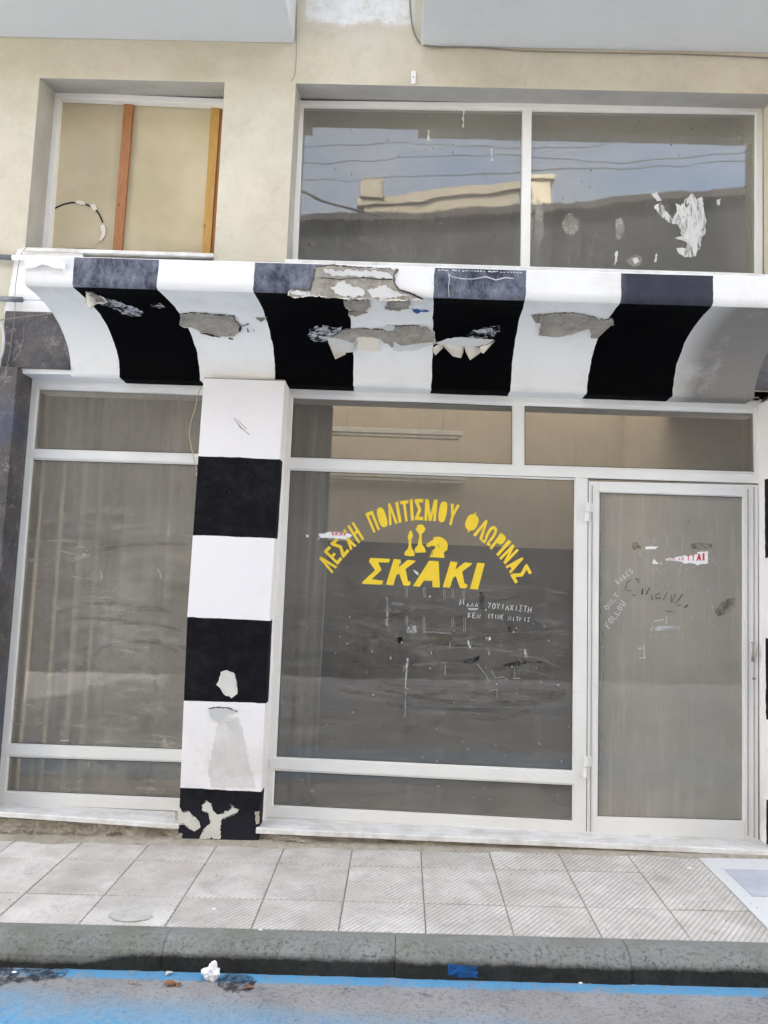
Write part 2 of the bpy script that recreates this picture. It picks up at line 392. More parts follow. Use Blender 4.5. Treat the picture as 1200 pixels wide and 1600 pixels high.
def smear(name, col, amt, sc=18, stretch=None, lo=.42, hi=.6):
    n = N(name); f = n.math('MULTIPLY', n.ramp(n.noise(sc, 7, .8, stretch=stretch, dist=.6), lo, hi), amt)
    tr = n.t.nodes.new('ShaderNodeBsdfTransparent'); df = n.t.nodes.new('ShaderNodeBsdfDiffuse'); df.inputs[0].default_value = (*col, 1)
    m_ = n.t.nodes.new('ShaderNodeMixShader'); n.L(f, m_.inputs[0]); n.L(tr.outputs[0], m_.inputs[1]); n.L(df.outputs[0], m_.inputs[2]); return n.done(m_.outputs[0])
M['smudge'] = smear('brown_smear', (.15, .135, .08), .34)
M['smear_dark'] = smear('dark_smear', (.02, .02, .02), .75, 25)
M['smear_pale'] = smear('pale_smear', (.55, .54, .52), .75, 30)
M['splash'] = smear('white_splash', (.66, .65, .62), .97, 13, (2.6, 1, .55), .38, .50)
M['wipe'] = smear('wipe_streak', (.62, .59, .54), .15, 16, (.45, 1, 5), .42, .62)
M['grime'] = smear('grime_stain', (.50, .48, .42), .30, 4, None, .15, .75)
M['oil'] = smear('oil_stain', (.05, .05, .055), .8, 24, None, .42, .56)
M['scuff'] = smear('scuffed_white', (.50, .50, .52), .95, 26, (.6, 1, 1.6), .46, .56)
M['kerb_blue'] = smear('blue_spray_paint', (.035, .15, .42), .75, 30, (.5, 1, 2), .40, .56)
M['wipe_soft'] = smear('soft_dust', (.60, .57, .50), .45, 14, None, .30, .60)
M['grit_mix'] = simple('dirt_specks', (.16, .14, .11), .9, .6, 30)
M['smear_faint'] = smear('faint_dark_wipe', (.12, .11, .095), .35, 16, (.5, 1, 4), .42, .60)
M['paper'] = simple('white_sticker_paper', (.84, .82, .82), .7, .06, 40)
M['red'] = simple('red_print', (.55, .05, .05), .6)
M['blue'] = simple('blue_paint', (.03, .09, .32), .6)
def wood(name, a, b):
    n = N(name)
    g = n.noise(5, 6, .7, stretch=(14, 14, 1.4), dist=1.5)
    c = n.mix(n.ramp(g, .35, .65), a, b); k = n.ramp(n.voro(5, stretch=(2, 2, 1)), .02, .10, .8, 0)
    c = n.mix(k, c, (.09, .04, .015))
    return n.done(n.bsdf(c, .6, n.bump(g, .3, .003)))
M['wood_red'] = wood('reddish_batten_wood', (.30, .12, .045), (.42, .19, .075))
M['wood_yel'] = wood('yellow_batten_wood', (.42, .23, .05), (.56, .34, .10))
def board():
    n = N('beige_fibreboard')
    c = n.mix(n.ramp(n.noise(1.6, 4), .35, .65), (.47, .40, .255), (.60, .52, .36))
    c = n.mix(n.ramp(n.noise(45, 5, .8), .70, .76, 0, .6), c, (.16, .13, .10))
    return n.done(n.bsdf(c, .85, n.bump(n.noise(40, 4), .1, .003)))
M['board'] = board()
M['dark_fill'] = simple('dark_fill', (.02, .018, .016), .9)
def glass(name, dust, col=(.55, .52, .47), lo=.6, hi=1.4, swirl=0, low=0, zl=(.2, .9), kf=1.0, tint=(.90, .91, .90), rough=.015, spots=.5, hor=0, extra=None):
    n = N(name)
    d = n.ramp(n.noise(2.2, 7, .72), .3, .7, dust*lo, dust*hi)
    d = n.math('ADD', d, n.math('MULTIPLY', n.ramp(n.noise(3, 6, .75, stretch=(6, 1, .35), off=4), .5, .8), dust*.5))
    d = n.math('ADD', d, n.math('MULTIPLY', n.ramp(n.noise(70, 4, .8), .60, .75), dust*.25))
    if low: d = n.math('ADD', d, n.math('MULTIPLY', n.ramp(n.math('ADD', n.z, n.math('MULTIPLY', n.noise(2.5, 5, off=3), .5)), zl[0]+.25, zl[1]+.25, 1, 0), low))
    if swirl:
        s1 = n.noise(3.0, 9, .82, stretch=(.8, 1, 5), dist=1.2, off=1)
        m = n.ramp(n.noise(1.3, 3, off=12), .42, .6)
        zz = n.math('MULTIPLY', n.ramp(n.z, 1.0, 1.5, 1, 1), n.ramp(n.z, 1.75, 1.95, 1, 0))
        d = n.math('ADD', d, n.math('MULTIPLY', n.math('MULTIPLY', n.ramp(s1, .50, .68), m), n.math('MULTIPLY', zz, swirl)))
        s2 = n.noise(2.2, 8, .8, stretch=(1.1, 1, 3.5), dist=1.8, off=21)
        d = n.math('SUBTRACT', d, n.math('MULTIPLY', n.math('MULTIPLY', n.ramp(s2, .56, .66), zz), swirl*.45))
    if extra: d = n.math('ADD', d, extra(n))
    sp = n.ramp(n.noise(42, 3, .6, off=6), .735, .75, 0, spots)
    d = n.math('MAXIMUM', d, sp); d = n.math('MAXIMUM', n.math('MINIMUM', d, .92), .01)
    T = n.t.nodes
    tr = T.new('ShaderNodeBsdfTransparent'); tr.inputs[0].default_value = (*tint, 1)
    df = T.new('ShaderNodeBsdfDiffuse'); n.put(n.mix(sp, col, (.8, .8, .76)), df.inputs[0])
    m1 = T.new('ShaderNodeMixShader'); n.L(d, m1.inputs[0]); n.L(tr.outputs[0], m1.inputs[1]); n.L(df.outputs[0], m1.inputs[2])
    gl = T.new('ShaderNodeBsdfGlossy'); gl.inputs['Roughness'].default_value = rough
    fr = T.new('ShaderNodeFresnel'); fr.inputs[0].default_value = 1.5
    wv = n.bump(n.noise(1.8, 2), .12, .01); n.L(wv, gl.inputs['Normal'])
    m2 = T.new('ShaderNodeMixShader'); n.L(n.math('MULTIPLY', fr.outputs[0], kf, True), m2.inputs[0]); n.L(m1.outputs[0], m2.inputs[1]); n.L(gl.outputs[0], m2.inputs[2])
    return n.done(m2.outputs[0])
def curtain_mat():
    n = N('curtain_cloth')
    c = n.mix(n.ramp(n.noise(9, 4, stretch=(4, 1, .05)), .35, .65), (.45, .395, .315), (.54, .48, .395))
    return n.done(n.bsdf(c, .95, spec=.1))
M['curtain'] = curtain_mat()
M['inwall'] = simple('beige_interior_wall', (.58, .52, .44), .9, .06, 2, .05)
M['dado'] = simple('dark_grey_dado', (.05, .05, .053), .7, .25, 2, .05)
M['infloor'] = simple('interior_floor', (.07, .066, .06), .7, .2, 4)
M['lampwhite'] = simple('lamp_housing', (.75, .75, .73), .4)
M['conduit'] = simple('grey_plastic', (.17, .18, .19), .5)
M['conduit_l'] = simple('pale_plastic', (.52, .53, .55), .5)
M['wire'] = simple('dirty_wire', (.22, .19, .15), .6)
M['wire_dark'] = simple('black_wire', (.03, .03, .03), .6)
M['cord'] = simple('pale_cord', (.45, .38, .26), .7)
M['metal'] = simple('worn_steel', (.45, .43, .40), .4, .2, 20, .1, .8)
M['metal_l'] = simple('scuffed_aluminium', (.50, .48, .45), .35, .2, 20, .1, .6)
M['dark_wall'] = simple('dark_render', (.024, .024, .027), .9, .3, 1.5)
M['roof'] = simple('old_clay_tile', (.045, .035, .032), .9, .4, 5)
M['sunny'] = simple('cream_render', (.55, .48, .34), .9, .15, 2)
M['oldwall'] = concrete('weathered_beige_render', (.24, .21, .155), (.36, .32, .24), (.20, .12, .09))
M['leaf'] = simple('dry_leaf', (.30, .14, .06), .8, .4, 40)
M['straw'] = simple('dry_grass', (.42, .40, .22), .9, .3, 40)
M['ggreen'] = simple('green_weed', (.08, .14, .035), .8, .4, 40)

# ================================================================== the building
B = thing('shop_building', (0, 0, .1), 'cream plastered shop building with black and white striped canopy and glazed shopfront', 'building')
YF = .12      # front of the ground floor frames
YU = .20      # front of the upper frames
# --- upper wall with two openings
def wall_holes(mb, xs, zs, holes, y, depth):
    def inside(x, z): return any(a < x < b and c < z < d for a, b, c, d in holes)
    for i in range(len(xs)-1):
        for j in range(len(zs)-1):
            cx, cz = (xs[i]+xs[i+1])/2, (zs[j]+zs[j+1])/2
            if not inside(cx, cz): mb.face((xs[i], y, zs[j]), (xs[i+1], y, zs[j]), (xs[i+1], y, zs[j+1]), (xs[i], y, zs[j+1]))
    for a, b, c, d in holes:
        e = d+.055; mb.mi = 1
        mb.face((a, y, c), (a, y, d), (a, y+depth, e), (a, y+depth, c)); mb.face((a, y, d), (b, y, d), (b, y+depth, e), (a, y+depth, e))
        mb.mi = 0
        mb.face((b, y, c), (b, y, d), (b, y+depth, e), (b, y+depth, c)); mb.face((a, y, c), (b, y, c), (b, y+depth, c), (a, y+depth, c))
H1 = (-2.363, -1.208, 3.455, 4.596); H2 = (-.767, 2.172, 3.455, 4.600)
m = MB(); wall_holes(m, [-7, -2.363, -1.208, -.767, 2.172, 7], [2.76, 3.455, 4.596, 4.600, 7.2], [(-2.363, -1.208, 3.455, 4.596), (-.767, 2.172, 3.455, 4.6)], 0, .30)
m.face((-7, 0, 7.2), (7, 0, 7.2), (7, 1.3, 7.2), (-7, 1.3, 7.2))
m.face((-7, 0, 2.76), (-7, 0, 7.2), (-7, 1.3, 7.2), (-7, 1.3, 2.76)); m.face((7, 0, 2.76), (7, 0, 7.2), (7, 1.3, 7.2), (7, 1.3, 2.76))
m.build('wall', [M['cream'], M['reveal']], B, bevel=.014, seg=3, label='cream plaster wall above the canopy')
m = MB(); m.box((-7, 1.2, 2.9), (7, 1.3, 7.19)); m.box((-7, .31, 2.9), (7, 1.19, 3.0)); m.build('inner_wall', M['dark_fill'], B)
# end walls of the ground floor, out of the frame
m = MB(); m.box((-7, 0, -.3), (-2.93, .12, 2.759)); m.build('wall', M['cream'], B); m = MB(); m.box((2.60, 0, -.1), (7, .12, 2.759)); m.build('wall', M['cream'], B)
# old white paint at the top between the balconies, and beside the canopy
m = MB(); sheet(m, [[(28, 389), (130, 392), (130, 494), (6, 489), (14, 460), (19, 430), (23, 405)]], plane_map(-.0005), .002, jag=.6, res=5)
m.build('painted_patch', M['white'], B, label='white painted patch beside the canopy end')
# --- balconies
bz = 4.858
for nm, x0, x1, lab in (('balcony', -7, -.788, 'grey balcony at the top left'), ('balcony', -.004, 7, 'grey balcony at the top right')):
    m = MB(); m.box((x0, -.52, bz), (x1, -.001, bz+.95)); bo = m.build(nm, M['balcony'], B, bevel=.008, label=lab)
    m = MB(); m.box((x0-.0, -.525, bz+.95), (x1, -.40, bz+1.0)); m.build('coping', M['marble'], bo)
# --- upper windows
def window(name, lab): return thing(name, (0, 0, .1), lab, None, parent=B)
W = window('window', 'boarded upper window with two timber battens'); W.pop('category', None) if hasattr(W, 'pop') else None
m = MB(); m.slab([(81, 143), (92, 152), (75, 392), (64, 392)], YU, YU+.06)
m.slab([(81, 143), (362, 154.5), (362, 164), (92, 152.3)], YU-.003, YU+.05); m.slab([(350, 160), (362, 160), (348, 400), (337, 400)], YU, YU+.05)
m.build('frame', M['alu'], W, bevel=.003)
m = MB(); m.slab([(86, 146), (362, 156), (350, 406), (68, 396)], YU+.058, YU+.07); m.build('board', M['board'], W)
m = MB(); m.slab([(90, 150), (95.5, 154), (79, 394), (72, 394)], YU+.052, YU+.0575); m.slab([(95.5, 152), (352, 163), (352, 167), (95.5, 156.8)], YU+.051, YU+.0575); m.build('dark_fill', M['dark_fill'], W)  # dark strips stand in for the shadow between frame and board
m = MB(); m.slab([(193.5, 162), (208, 163), (189.5, 394), (175.5, 394)], YU+.034, YU+.057); m.build('batten', M['wood_red'], W, bevel=.001, label='reddish timber batten')
m = MB(); m.slab([(330, 167), (343.5, 167), (328, 400), (315, 400)], YU+.034, YU+.057); m.build('batten', M['wood_yel'], W, bevel=.001, label='yellow timber batten with dark knots')
m = MB(); m.slab([(344.5, 167), (351, 167), (338, 400), (329.5, 400)], YU+.045, YU+.057); m.build('batten', M['wood_red'], W)
arc = [(81, 331), (88, 326), (99, 321), (112, 318), (126, 318), (138, 322), (149, 328), (156, 337), (161, 349), (162, 361), (159, 372), (153, 380), (145, 388)]
m = MB(); sheet(m, [[(a, b) for a, b in arc]+[(74, 388), (78, 350)]], lambda a, b, h: PY(YU+.0575-h, a, b), .004, res=4)
m.build('cut_disc', M['board'], W)
m = MB(); ribbon(m, [(a-.5, b-1.5) for a, b in arc[:9]], 2.6, plane_map(YU+.0532)); m.build('dark_fill', M['dark_fill'], W)  # dark gap along the edge of the cut disc
m = MB()
for P in ([(117, 316), (121, 313), (131, 315), (134, 320), (125, 320)], [(140, 320), (149, 319), (152, 327), (146, 330)], [(156, 352), (163, 350), (165, 360), (163, 370), (158, 377), (155, 374), (159, 365)]):
    m = MB(); sheet(m, [P], plane_map(YU+.050), .004, jag=.5, res=3); m.build('torn_edge', M['flake'], W)
m = MB(); a = PY(-.02, 36, 386); b = PY(-.02, 333, 395.5)
m.add([a, b, b+Vector((0, 0, -.022)), a+Vector((0, 0, -.022)), Vector((a.x, .22, a.z)), Vector((b.x, .22, b.z)), Vector((b.x, .22, b.z-.022)), Vector((a.x, .22, a.z-.022))],
      [(0, 1, 2, 3), (4, 5, 6, 7), (0, 1, 5, 4), (3, 2, 6, 7), (0, 3, 7, 4), (1, 2, 6, 5)]); m.build('sill', M['marble'], W, bevel=.003)

W = window('window', 'wide two-pane upper window reflecting the sky and roofs')
m = MB()
m.slab([(466, 157), (474, 164.6), (464, 414), (456, 414)], YU, YU+.06)
m.slab([(466, 156.5), (1192, 165), (1192, 175.5), (474, 164.8)], YU-.003, YU+.06)
m.slab([(816.8, 168), (831, 168), (828, 424), (813.8, 424)], YU-.002, YU+.06)
m.slab([(1181.7, 175), (1192, 175), (1192, 432), (1181.2, 432)], YU, YU+.06)
m.slab([(456, 405), (1192, 427), (1192, 440), (456, 418)], YU-.004, YU+.06)
m.build('frame', M['alu'], W, bevel=.003)
def up_extra(n):   # milky band of dirt at the bottom and along the joints
    a = n.ramp(n.math('ADD', n.z, n.math('MULTIPLY', n.noise(2, 5, off=2), .35)), 3.7, 4.25, .04, 0)
    b = n.math('MULTIPLY', n.ramp(n.x, 1.86, 2.15), .14)
    c = n.math('MULTIPLY', n.math('MULTIPLY', n.ramp(n.noise(26, 3, .9, off=9), .56, .66), .07), n.ramp(n.z, 3.75, 4.05, 1, 0))
    d = n.math('MULTIPLY', n.ramp(n.math('ABSOLUTE', n.math('SUBTRACT', n.x, .74)), .02, .14, .10, 0), n.ramp(n.z, 3.9, 4.2, 1, 0))
    a = n.math('ADD', a, n.ramp(n.math('ADD', n.z, n.math('MULTIPLY', n.noise(2.2, 6, .7, off=12), .4)), 4.1, 4.75, 0, .20))  # more dust toward the top, put in to balance stronger light lower down
    return n.math('ADD', n.math('ADD', a, b), n.math('ADD', c, d))
GU = glass('dusty_upper_glass', .125, (.55, .525, .455), kf=1.6, extra=up_extra, spots=.35, rough=.012)
for q in ([(473, 164), (817.5, 168.5), (815, 420), (463, 410)], [(830.5, 168.5), (1182, 175), (1182, 432), (827.5, 422)]):
    m = MB(); m.slab(q, YU+.025, YU+.030); m.build('pane', GU, W)
m = MB(); sm = plane_map(YU+.0245)
for P in ([(1022, 322), (1032, 316), (1040, 330), (1052, 342), (1058, 330), (1054, 318), (1064, 322), (1072, 310), (1082, 302), (1088, 312), (1097, 308), (1100, 325), (1104, 345), (1102, 365), (1096, 372), (1093, 390), (1086, 401), (1070, 402), (1060, 396), (1056, 388), (1072, 388), (1074, 380), (1054, 371), (1066, 368), (1060, 352), (1044, 347), (1030, 336)],
          [(1018, 303), (1027, 300), (1034, 313), (1026, 314)],
          [(1120, 312), (1127, 310), (1125, 321), (1121, 320)], [(961, 396), (966, 392), (964, 408), (960, 415)], [(1024, 398), (1026, 396), (1026, 408), (1023, 410)],
          [(988, 404), (996, 402), (999, 408), (992, 413)], [(722, 172), (725, 171), (725, 198), (723, 200)], [(669, 203), (671, 203), (671, 220), (669, 220)], [(768, 232), (769.5, 232), (769.5, 252), (768, 252)]):
    m = MB(); sheet(m, [P], sm, 0, jag=1.4, res=3); m.build('white_splash', M['splash'] if len(P) > 8 else M['remnant'], W, label='feather-shaped white splash on the glass' if len(P) > 8 else None)
for cx_, cy_, rx_, ry_ in ((891, 352, 13, 17), (968, 358, 8, 18), (992, 408, 12, 9), (826, 330, 8, 60), (842, 345, 7, 40)):
    m = MB(); sheet(m, [[(cx_+rx_*math.cos(k*.45)*random.uniform(.8, 1.15), cy_+ry_*math.sin(k*.45)*random.uniform(.8, 1.15)) for k in range(14)]], plane_map(YU+.0247), 0, jag=.8, res=3); m.build('dust_patch', M['wipe_soft'], W)
m = MB()
for _ in range(150):
    x_, y_ = random.uniform(478, 1178), random.uniform(180, 420); r_ = random.uniform(.5, 1.5)
    sheet(m, [[(x_-r_, y_-r_*.6), (x_+r_*.4, y_-r_), (x_+r_, y_+r_*.7), (x_-r_*.3, y_+r_)]], plane_map(YU+.0244), 0)
m.build('dirt_speck', M['grit_mix'], W, kind='stuff')
m = MB(); a = PY(-.02, 445, 404.5); b = PY(-.02, 1215, 429)
m.add([a, b, b+Vector((0, 0, -.024)), a+Vector((0, 0, -.024)), Vector((a.x, .19, a.z)), Vector((b.x, .19, b.z)), Vector((b.x, .19, b.z-.024)), Vector((a.x, .19, a.z-.024))],
      [(0, 1, 2, 3), (4, 5, 6, 7), (0, 1, 5, 4), (3, 2, 6, 7), (0, 3, 7, 4), (1, 2, 6, 5)]); m.build('sill', M['marble'], W, bevel=.003)
# --- canopy
XL, XR = -2.021, 2.015
KEY = [(-.612, 3.190), (-.614, 3.045), (-.600, 3.034), (-.500, 3.032), (-.400, 3.022), (-.290, 3.000), (-.200, 2.965), (-.130, 2.925), (-.065, 2.868), (-.028, 2.812), (-.008, 2.757), (-.004, 2.716), (.115, 2.712)]
Cn = thing('canopy', (0, 0, .1), 'black and white striped curved canopy with peeling paint', None, parent=B)
def canopy_rows(pts, mat, name, lab, jz=.003):
    m = MB(); n = int((XR-XL)/.025)
    P = []
    for k in range(len(pts)-1):
        (y0, z0), (y1, z1) = pts[k], pts[k+1]; d = math.hypot(y1-y0, z1-z0); q = max(1, int(d/.03))
        P += [(y0+(y1-y0)*t/q, z0+(z1-z0)*t/q) for t in range(q)]
    P.append(pts[-1]); vs = []
    for i in range(n+1):
        x = XL+(XR-XL)*i/n
        for y, z in P:
            e = noise.noise(Vector((x*6, y*6, z*6)))*jz+noise.noise(Vector((x*21, y*9, z*9)))*jz*.4
            vs.append((x, y+e, z+e*.8))
    r = len(P); m.add(vs, [(i*r+j, (i+1)*r+j, (i+1)*r+j+1, i*r+j+1) for i in range(n) for j in range(r-1)])
    return m.build(name, mat, Cn, smooth=True, merge=False, label=lab)
canopy_rows([(-.001, 3.235), (-.10, 3.215), (-.595, 3.200), (-.612, 3.190)], M['white'], 'top_slab', None)
canopy_rows(KEY[:3], M['lip'], 'fascia', 'striped front edge of the canopy')
canopy_rows(KEY[2:], M['cove'], 'cove', 'striped curved underside of the canopy')
for x in (XL, XR):
    m = MB(); m.face(*([(x, y, z) for y, z in KEY[:-1]]+[(x, -.001, 2.716), (x, -.001, 3.235), (x, -.595, 3.20)])); m.build('end_face', M['white'], Cn)
# mapping onto the underside / front edge
SEG = [KEY[1]]+KEY[2:12]
def on_cove(px, py, h=0):
    d = ray(px, py); best = None
    for (y0, z0), (y1, z1) in zip(SEG, SEG[1:]):
        # plane through x-axis direction
        ny, nz_ = (z1-z0), -(y1-y0)
        den = d.y*ny+d.z*nz_
        if abs(den) < 1e-9: continue
        t = ((y0-CAM[1])*ny+(z0-CAM[2])*nz_)/den; p = Vector(CAM)+t*d
        s = ((p.y-y0)*(y1-y0)+(p.z-z0)*(z1-z0))/((y1-y0)**2+(z1-z0)**2)
        e = max(0, -s, s-1)
        if best is None or e < best[0]: best = (e, p)
    return best[1]-d.normalized()*h
def cove_map(base): return lambda a, b, h: on_cove(a, b, base+h)
def bare(polys, mat, name, base=.004, th=.002, mapper=None, grid=7, jag=1.5, res=4, par=None, lab=None):
    for P in polys:
        m = MB(); sheet(m, [P], mapper or cove_map(base), th, grid=grid, jag=jag, res=res); o = m.build(name, mat, par or Cn, label=lab)
        if name in ('bare_plaster_patch', 'dark_patch', 'bare_fascia_patch', 'chipped_patch'):
            Q = []
            for i in range(len(P)):
                a_, b_ = Vector(P[i]), Vector(P[(i+1) % len(P)]); k_ = max(1, int((b_-a_).length/3))
                for t_ in range(k_): Q.append(a_.lerp(b_, t_/k_)+Vector((random.uniform(-1, 1), random.uniform(-1, 1)))*jag*.6)
            big = (max(q.x for q in Q)-min(q.x for q in Q)) > 30
            mp_ = (lambda a, b, h: mapper(a, b, h+th+.0012)) if mapper else cove_map(base+th+.0012)
            m1 = MB(); m2 = MB(); cy_ = sum(q.y for q in Q)/len(Q); run = []
            def flush(run):
                if len(run) > 2:
                    up_ = sum(q.y for q in run)/len(run) < cy_
                    ribbon(m1 if up_ else m2, [tuple(q) for q in run], random.uniform(.7, 1.6)*(1.3 if big else .7), mp_, .0002, .6)
            for q in Q:
                if random.random() < .12: flush(run); run = []
                else: run.append(q)
            flush(run)
            if m1.f: m1.build('edge_shadow', M['edgeshade'], par or Cn, merge=False, kind='stuff')  # dark ribbon painted as the shadow under a patch's upper edge
            if m2.f: m2.build('paint_rim', M['flake'], par or Cn, merge=False, kind='stuff')
z5 = lambda L_: [(460+a*.3, 400+b*.3) for a, b in L_]
z6 = lambda L_: [(260+a*.15, 460+b*.15) for a, b in L_]
z7 = lambda L_: [(800+a/3, 460+b/3) for a, b in L_]
bare([z6([(140, 210), (250, 188), (450, 205), (700, 222), (720, 280), (770, 330), (775, 385), (700, 440), (640, 452), (500, 430), (350, 395), (250, 340), (190, 345), (135, 315)]),
      z5([(255, 385), (330, 375), (400, 380), (470, 385), (520, 365), (600, 362), (690, 368), (728, 395), (735, 450), (600, 462), (520, 480), (440, 430), (325, 420), (300, 480), (220, 480), (185, 430)]),
      z5([(255, 230), (395, 228), (400, 262), (370, 290), (300, 290), (260, 262)]),
      z7([(135, 98), (200, 88), (290, 88), (350, 96), (430, 120), (470, 110), (478, 145), (430, 170), (375, 208), (360, 160), (280, 190), (210, 200), (125, 190)])],
     M['spall'], 'bare_plaster_patch', lab='grey bare plaster where paint has peeled')
bare([z5([(280, 290), (350, 286), (385, 295), (320, 318), (285, 310)]), z5([(470, 264), (530, 270), (590, 262), (600, 275), (540, 288), (470, 280)]),
      [(133, 457), (142, 456), (152, 461), (162, 466), (166, 473), (152, 474), (140, 481), (134, 472)], z7([(90, 100), (140, 90), (135, 135), (110, 135)]), [(400, 497), (416, 496), (408, 504)]],
     M['spall_dark'], 'dark_patch', .0065, .002)
bare([z5([(325, 420), (440, 432), (442, 498), (335, 490)])], M['flake'], 'filler_patch', .0075)
bare([z5([(485, 240), (600, 230), (605, 250), (580, 275), (500, 268), (478, 255)])], M['spall'], 'bulging_plaster', .012, .012)
bare([z5([(610, 272), (650, 280), (700, 285), (700, 292), (660, 290), (640, 302), (620, 292)])], M['blue'], 'blue_paint_fleck', .0065)
# scuffed, whitened paint on the black stripes
def scuffs(name, spots, par, mapper, mat, n=60):
    m = MB()
    for (x0, y0, x1, y1, w_) in spots:
        for _ in range(int(n)):
            t = random.random(); cx = x0+(x1-x0)*t+random.gauss(0, w_*.5); cy = y0+(y1-y0)*t+random.gauss(0, w_)
            r = random.uniform(.4, 1.6)
            P = [(cx+r*random.uniform(.7, 2.2)*math.cos(a), cy+r*random.uniform(.4, .9)*math.sin(a)) for a in [k*1.047 for k in range(6)]]
            m.face(*[mapper(a, b, .003+.0007*random.random()) for a, b in P])
    m.build(name, mat, par, merge=False)
bare([[(150, 464), (175, 468), (205, 478), (224, 488), (222, 496), (196, 492), (170, 480), (150, 474)], [(484, 514), (505, 508), (534, 510), (532, 524), (512, 536), (492, 534), (480, 524)], [(728, 522), (750, 514), (780, 508), (782, 518), (765, 528), (735, 530)], [(235, 476), (252, 474), (258, 480), (240, 484)]], M['scuff'], 'scuffed_paint', .003, 0, jag=2)
# hanging flaps of paint
def flap(pts_top, pts_bot, lift, mat, nm='paint_flap', steps=6, curl=1.6):
    m = MB(); n = len(pts_top); vs = []
    for j in range(steps+1):
        t = j/steps
        for i in range(n):
            a = Vector(pts_top[i]).lerp(Vector(pts_bot[i]), t)
            vs.append(on_cove(a.x, a.y, .004+lift[i]*(t**curl)))
    m.add(vs, [(j*n+i, j*n+i+1, (j+1)*n+i+1, (j+1)*n+i) for j in range(steps) for i in range(n-1)])
    o = m.build(nm, mat, Cn, smooth=True); s = o.modifiers.new('solid', 'SOLIDIFY'); s.thickness = .0012; return o
flap(z5([(722, 478), (745, 462), (775, 460)]), z5([(722, 500), (735, 518), (775, 478)]), [.02, .03, .02], M['flake'])
flap(z5([(775, 460), (820, 458), (860, 465), (882, 472)]), z5([(780, 475), (825, 522), (868, 532), (880, 500)]), [.02, .05, .05, .03], M['flake'])
flap(z5([(885, 472), (930, 470), (968, 478)]), z5([(892, 500), (915, 543), (968, 505)]), [.02, .06, .02], M['flake'])
flap(z5([(965, 470), (1005, 462), (1042, 440)]), z5([(968, 500), (985, 508), (1046, 441)]), [.02, .04, .01], M['flake'])
flap(z5([(175, 430), (215, 470), (265, 500)]), z5([(178, 455), (213, 538), (268, 512)]), [.01, .05, .02], M['flake'])
bare([z5([(735, 455), (790, 432), (870, 422), (960, 430), (1040, 436), (1000, 462), (930, 475), (860, 468), (760, 462)]), z5([(175, 425), (230, 430), (310, 455), (310, 500), (250, 505), (205, 480)]),
      z5([(515, 440), (560, 470), (640, 455), (720, 460), (735, 448), (735, 458), (640, 488), (560, 497), (515, 492)]), z5([(462, 372), (500, 360), (525, 365), (515, 388), (480, 392)])],
     M['remnant'], 'raised_paint', .009, .002, jag=.8)
flap(z7([(140, 165), (220, 155), (300, 150), (380, 140)]), z7([(128, 192), (215, 202), (290, 182), (400, 150)]), [.01, .02, .02, .005], M['spall'])
flap(z7([(375, 165), (410, 150), (450, 150)]), z7([(368, 205), (400, 206), (440, 168)]), [.02, .02, .005], M['spall'])
flap([(134, 455), (140, 458), (147, 462)], [(136, 478), (141, 483), (150, 473)], [.01, .04, .03], M['flake'])
bare([z6([(355, 395), (420, 405), (500, 428), (560, 445), (560, 452), (470, 438), (350, 405)]), z6([(640, 452), (700, 462), (690, 474), (650, 462)]), z6([(755, 350), (780, 320), (790, 315), (775, 390), (755, 385)]), z6([(800, 325), (860, 300), (865, 305), (810, 335)]), z6([(835, 350), (845, 348), (858, 395), (845, 403)]), z6([(900, 362), (905, 362), (918, 388), (914, 390)])], M['dark_fill'], 'crack', .009, .001, jag=.6, res=2)
# fascia damage
fm = lambda base: (lambda a, b, h: PY(-.617-base-h, a, b))
bare([z5([(108, 55), (200, 48), (330, 58), (460, 66), (545, 68), (520, 95), (518, 140), (560, 178), (640, 205), (672, 228), (560, 230), (400, 226), (200, 218), (100, 205), (0, 215), (-30, 205), (-25, 178), (30, 175), (85, 180), (95, 130)])], M['spall'], 'bare_fascia_patch', mapper=fm(0), grid=6, jag=2, lab='bare patch where the fascia paint has fallen off')
bare([z5([(150, 70), (300, 75), (430, 80), (500, 95), (510, 118), (420, 110), (300, 105), (160, 95)]), z5([(190, 160), (250, 130), (330, 160), (380, 200), (300, 215), (210, 200)]), z5([(380, 180), (470, 150), (520, 185), (600, 210), (480, 222), (400, 215)]), z5([(-20, 180), (60, 186), (110, 200), (60, 206), (-15, 198)])], M['remnant'], 'paint_remnant', mapper=fm(.003), grid=6, jag=2.5, res=3)
m = MB()
ribbon(m, z5([(130, 112), (180, 115), (240, 122), (300, 115), (360, 112), (420, 120), (510, 122)]), 1.3, fm(.006), wob=.5)
ribbon(m, z5([(520, 142), (545, 175), (600, 192), (650, 215), (670, 226)]), 2.6, fm(.006), wob=.5)
m.build('crack', M['dark_fill'], Cn)
m = MB()
ribbon(m, z5([(805, 95), (820, 108), (870, 118), (930, 120), (1000, 108), (1050, 125), (1100, 112), (1145, 118)]), 1.3, fm(.003), wob=.6)
ribbon(m, z5([(800, 85), (808, 120), (802, 160), (806, 215)]), .8, fm(.003), wob=.6)
for t in range(26):
    x = 685+t*5.1+random.uniform(-2, 2); ribbon(m, [(x, 421+(x-685)*.03+random.uniform(0, 1.5)), (x+random.uniform(2, 5), 421+(x-685)*.03+random.uniform(0, 2))], random.uniform(.8, 2), fm(.003))
m.build('crack_line', M['chalk'], Cn)
# loose white render lump on the left end of the fascia
bare([[(40, 401), (60, 399), (88, 402), (103, 409), (100, 421), (84, 419), (66, 413), (52, 418), (38, 419)]], M['white'], 'loose_render', mapper=fm(.004), th=.012, grid=5, jag=1)
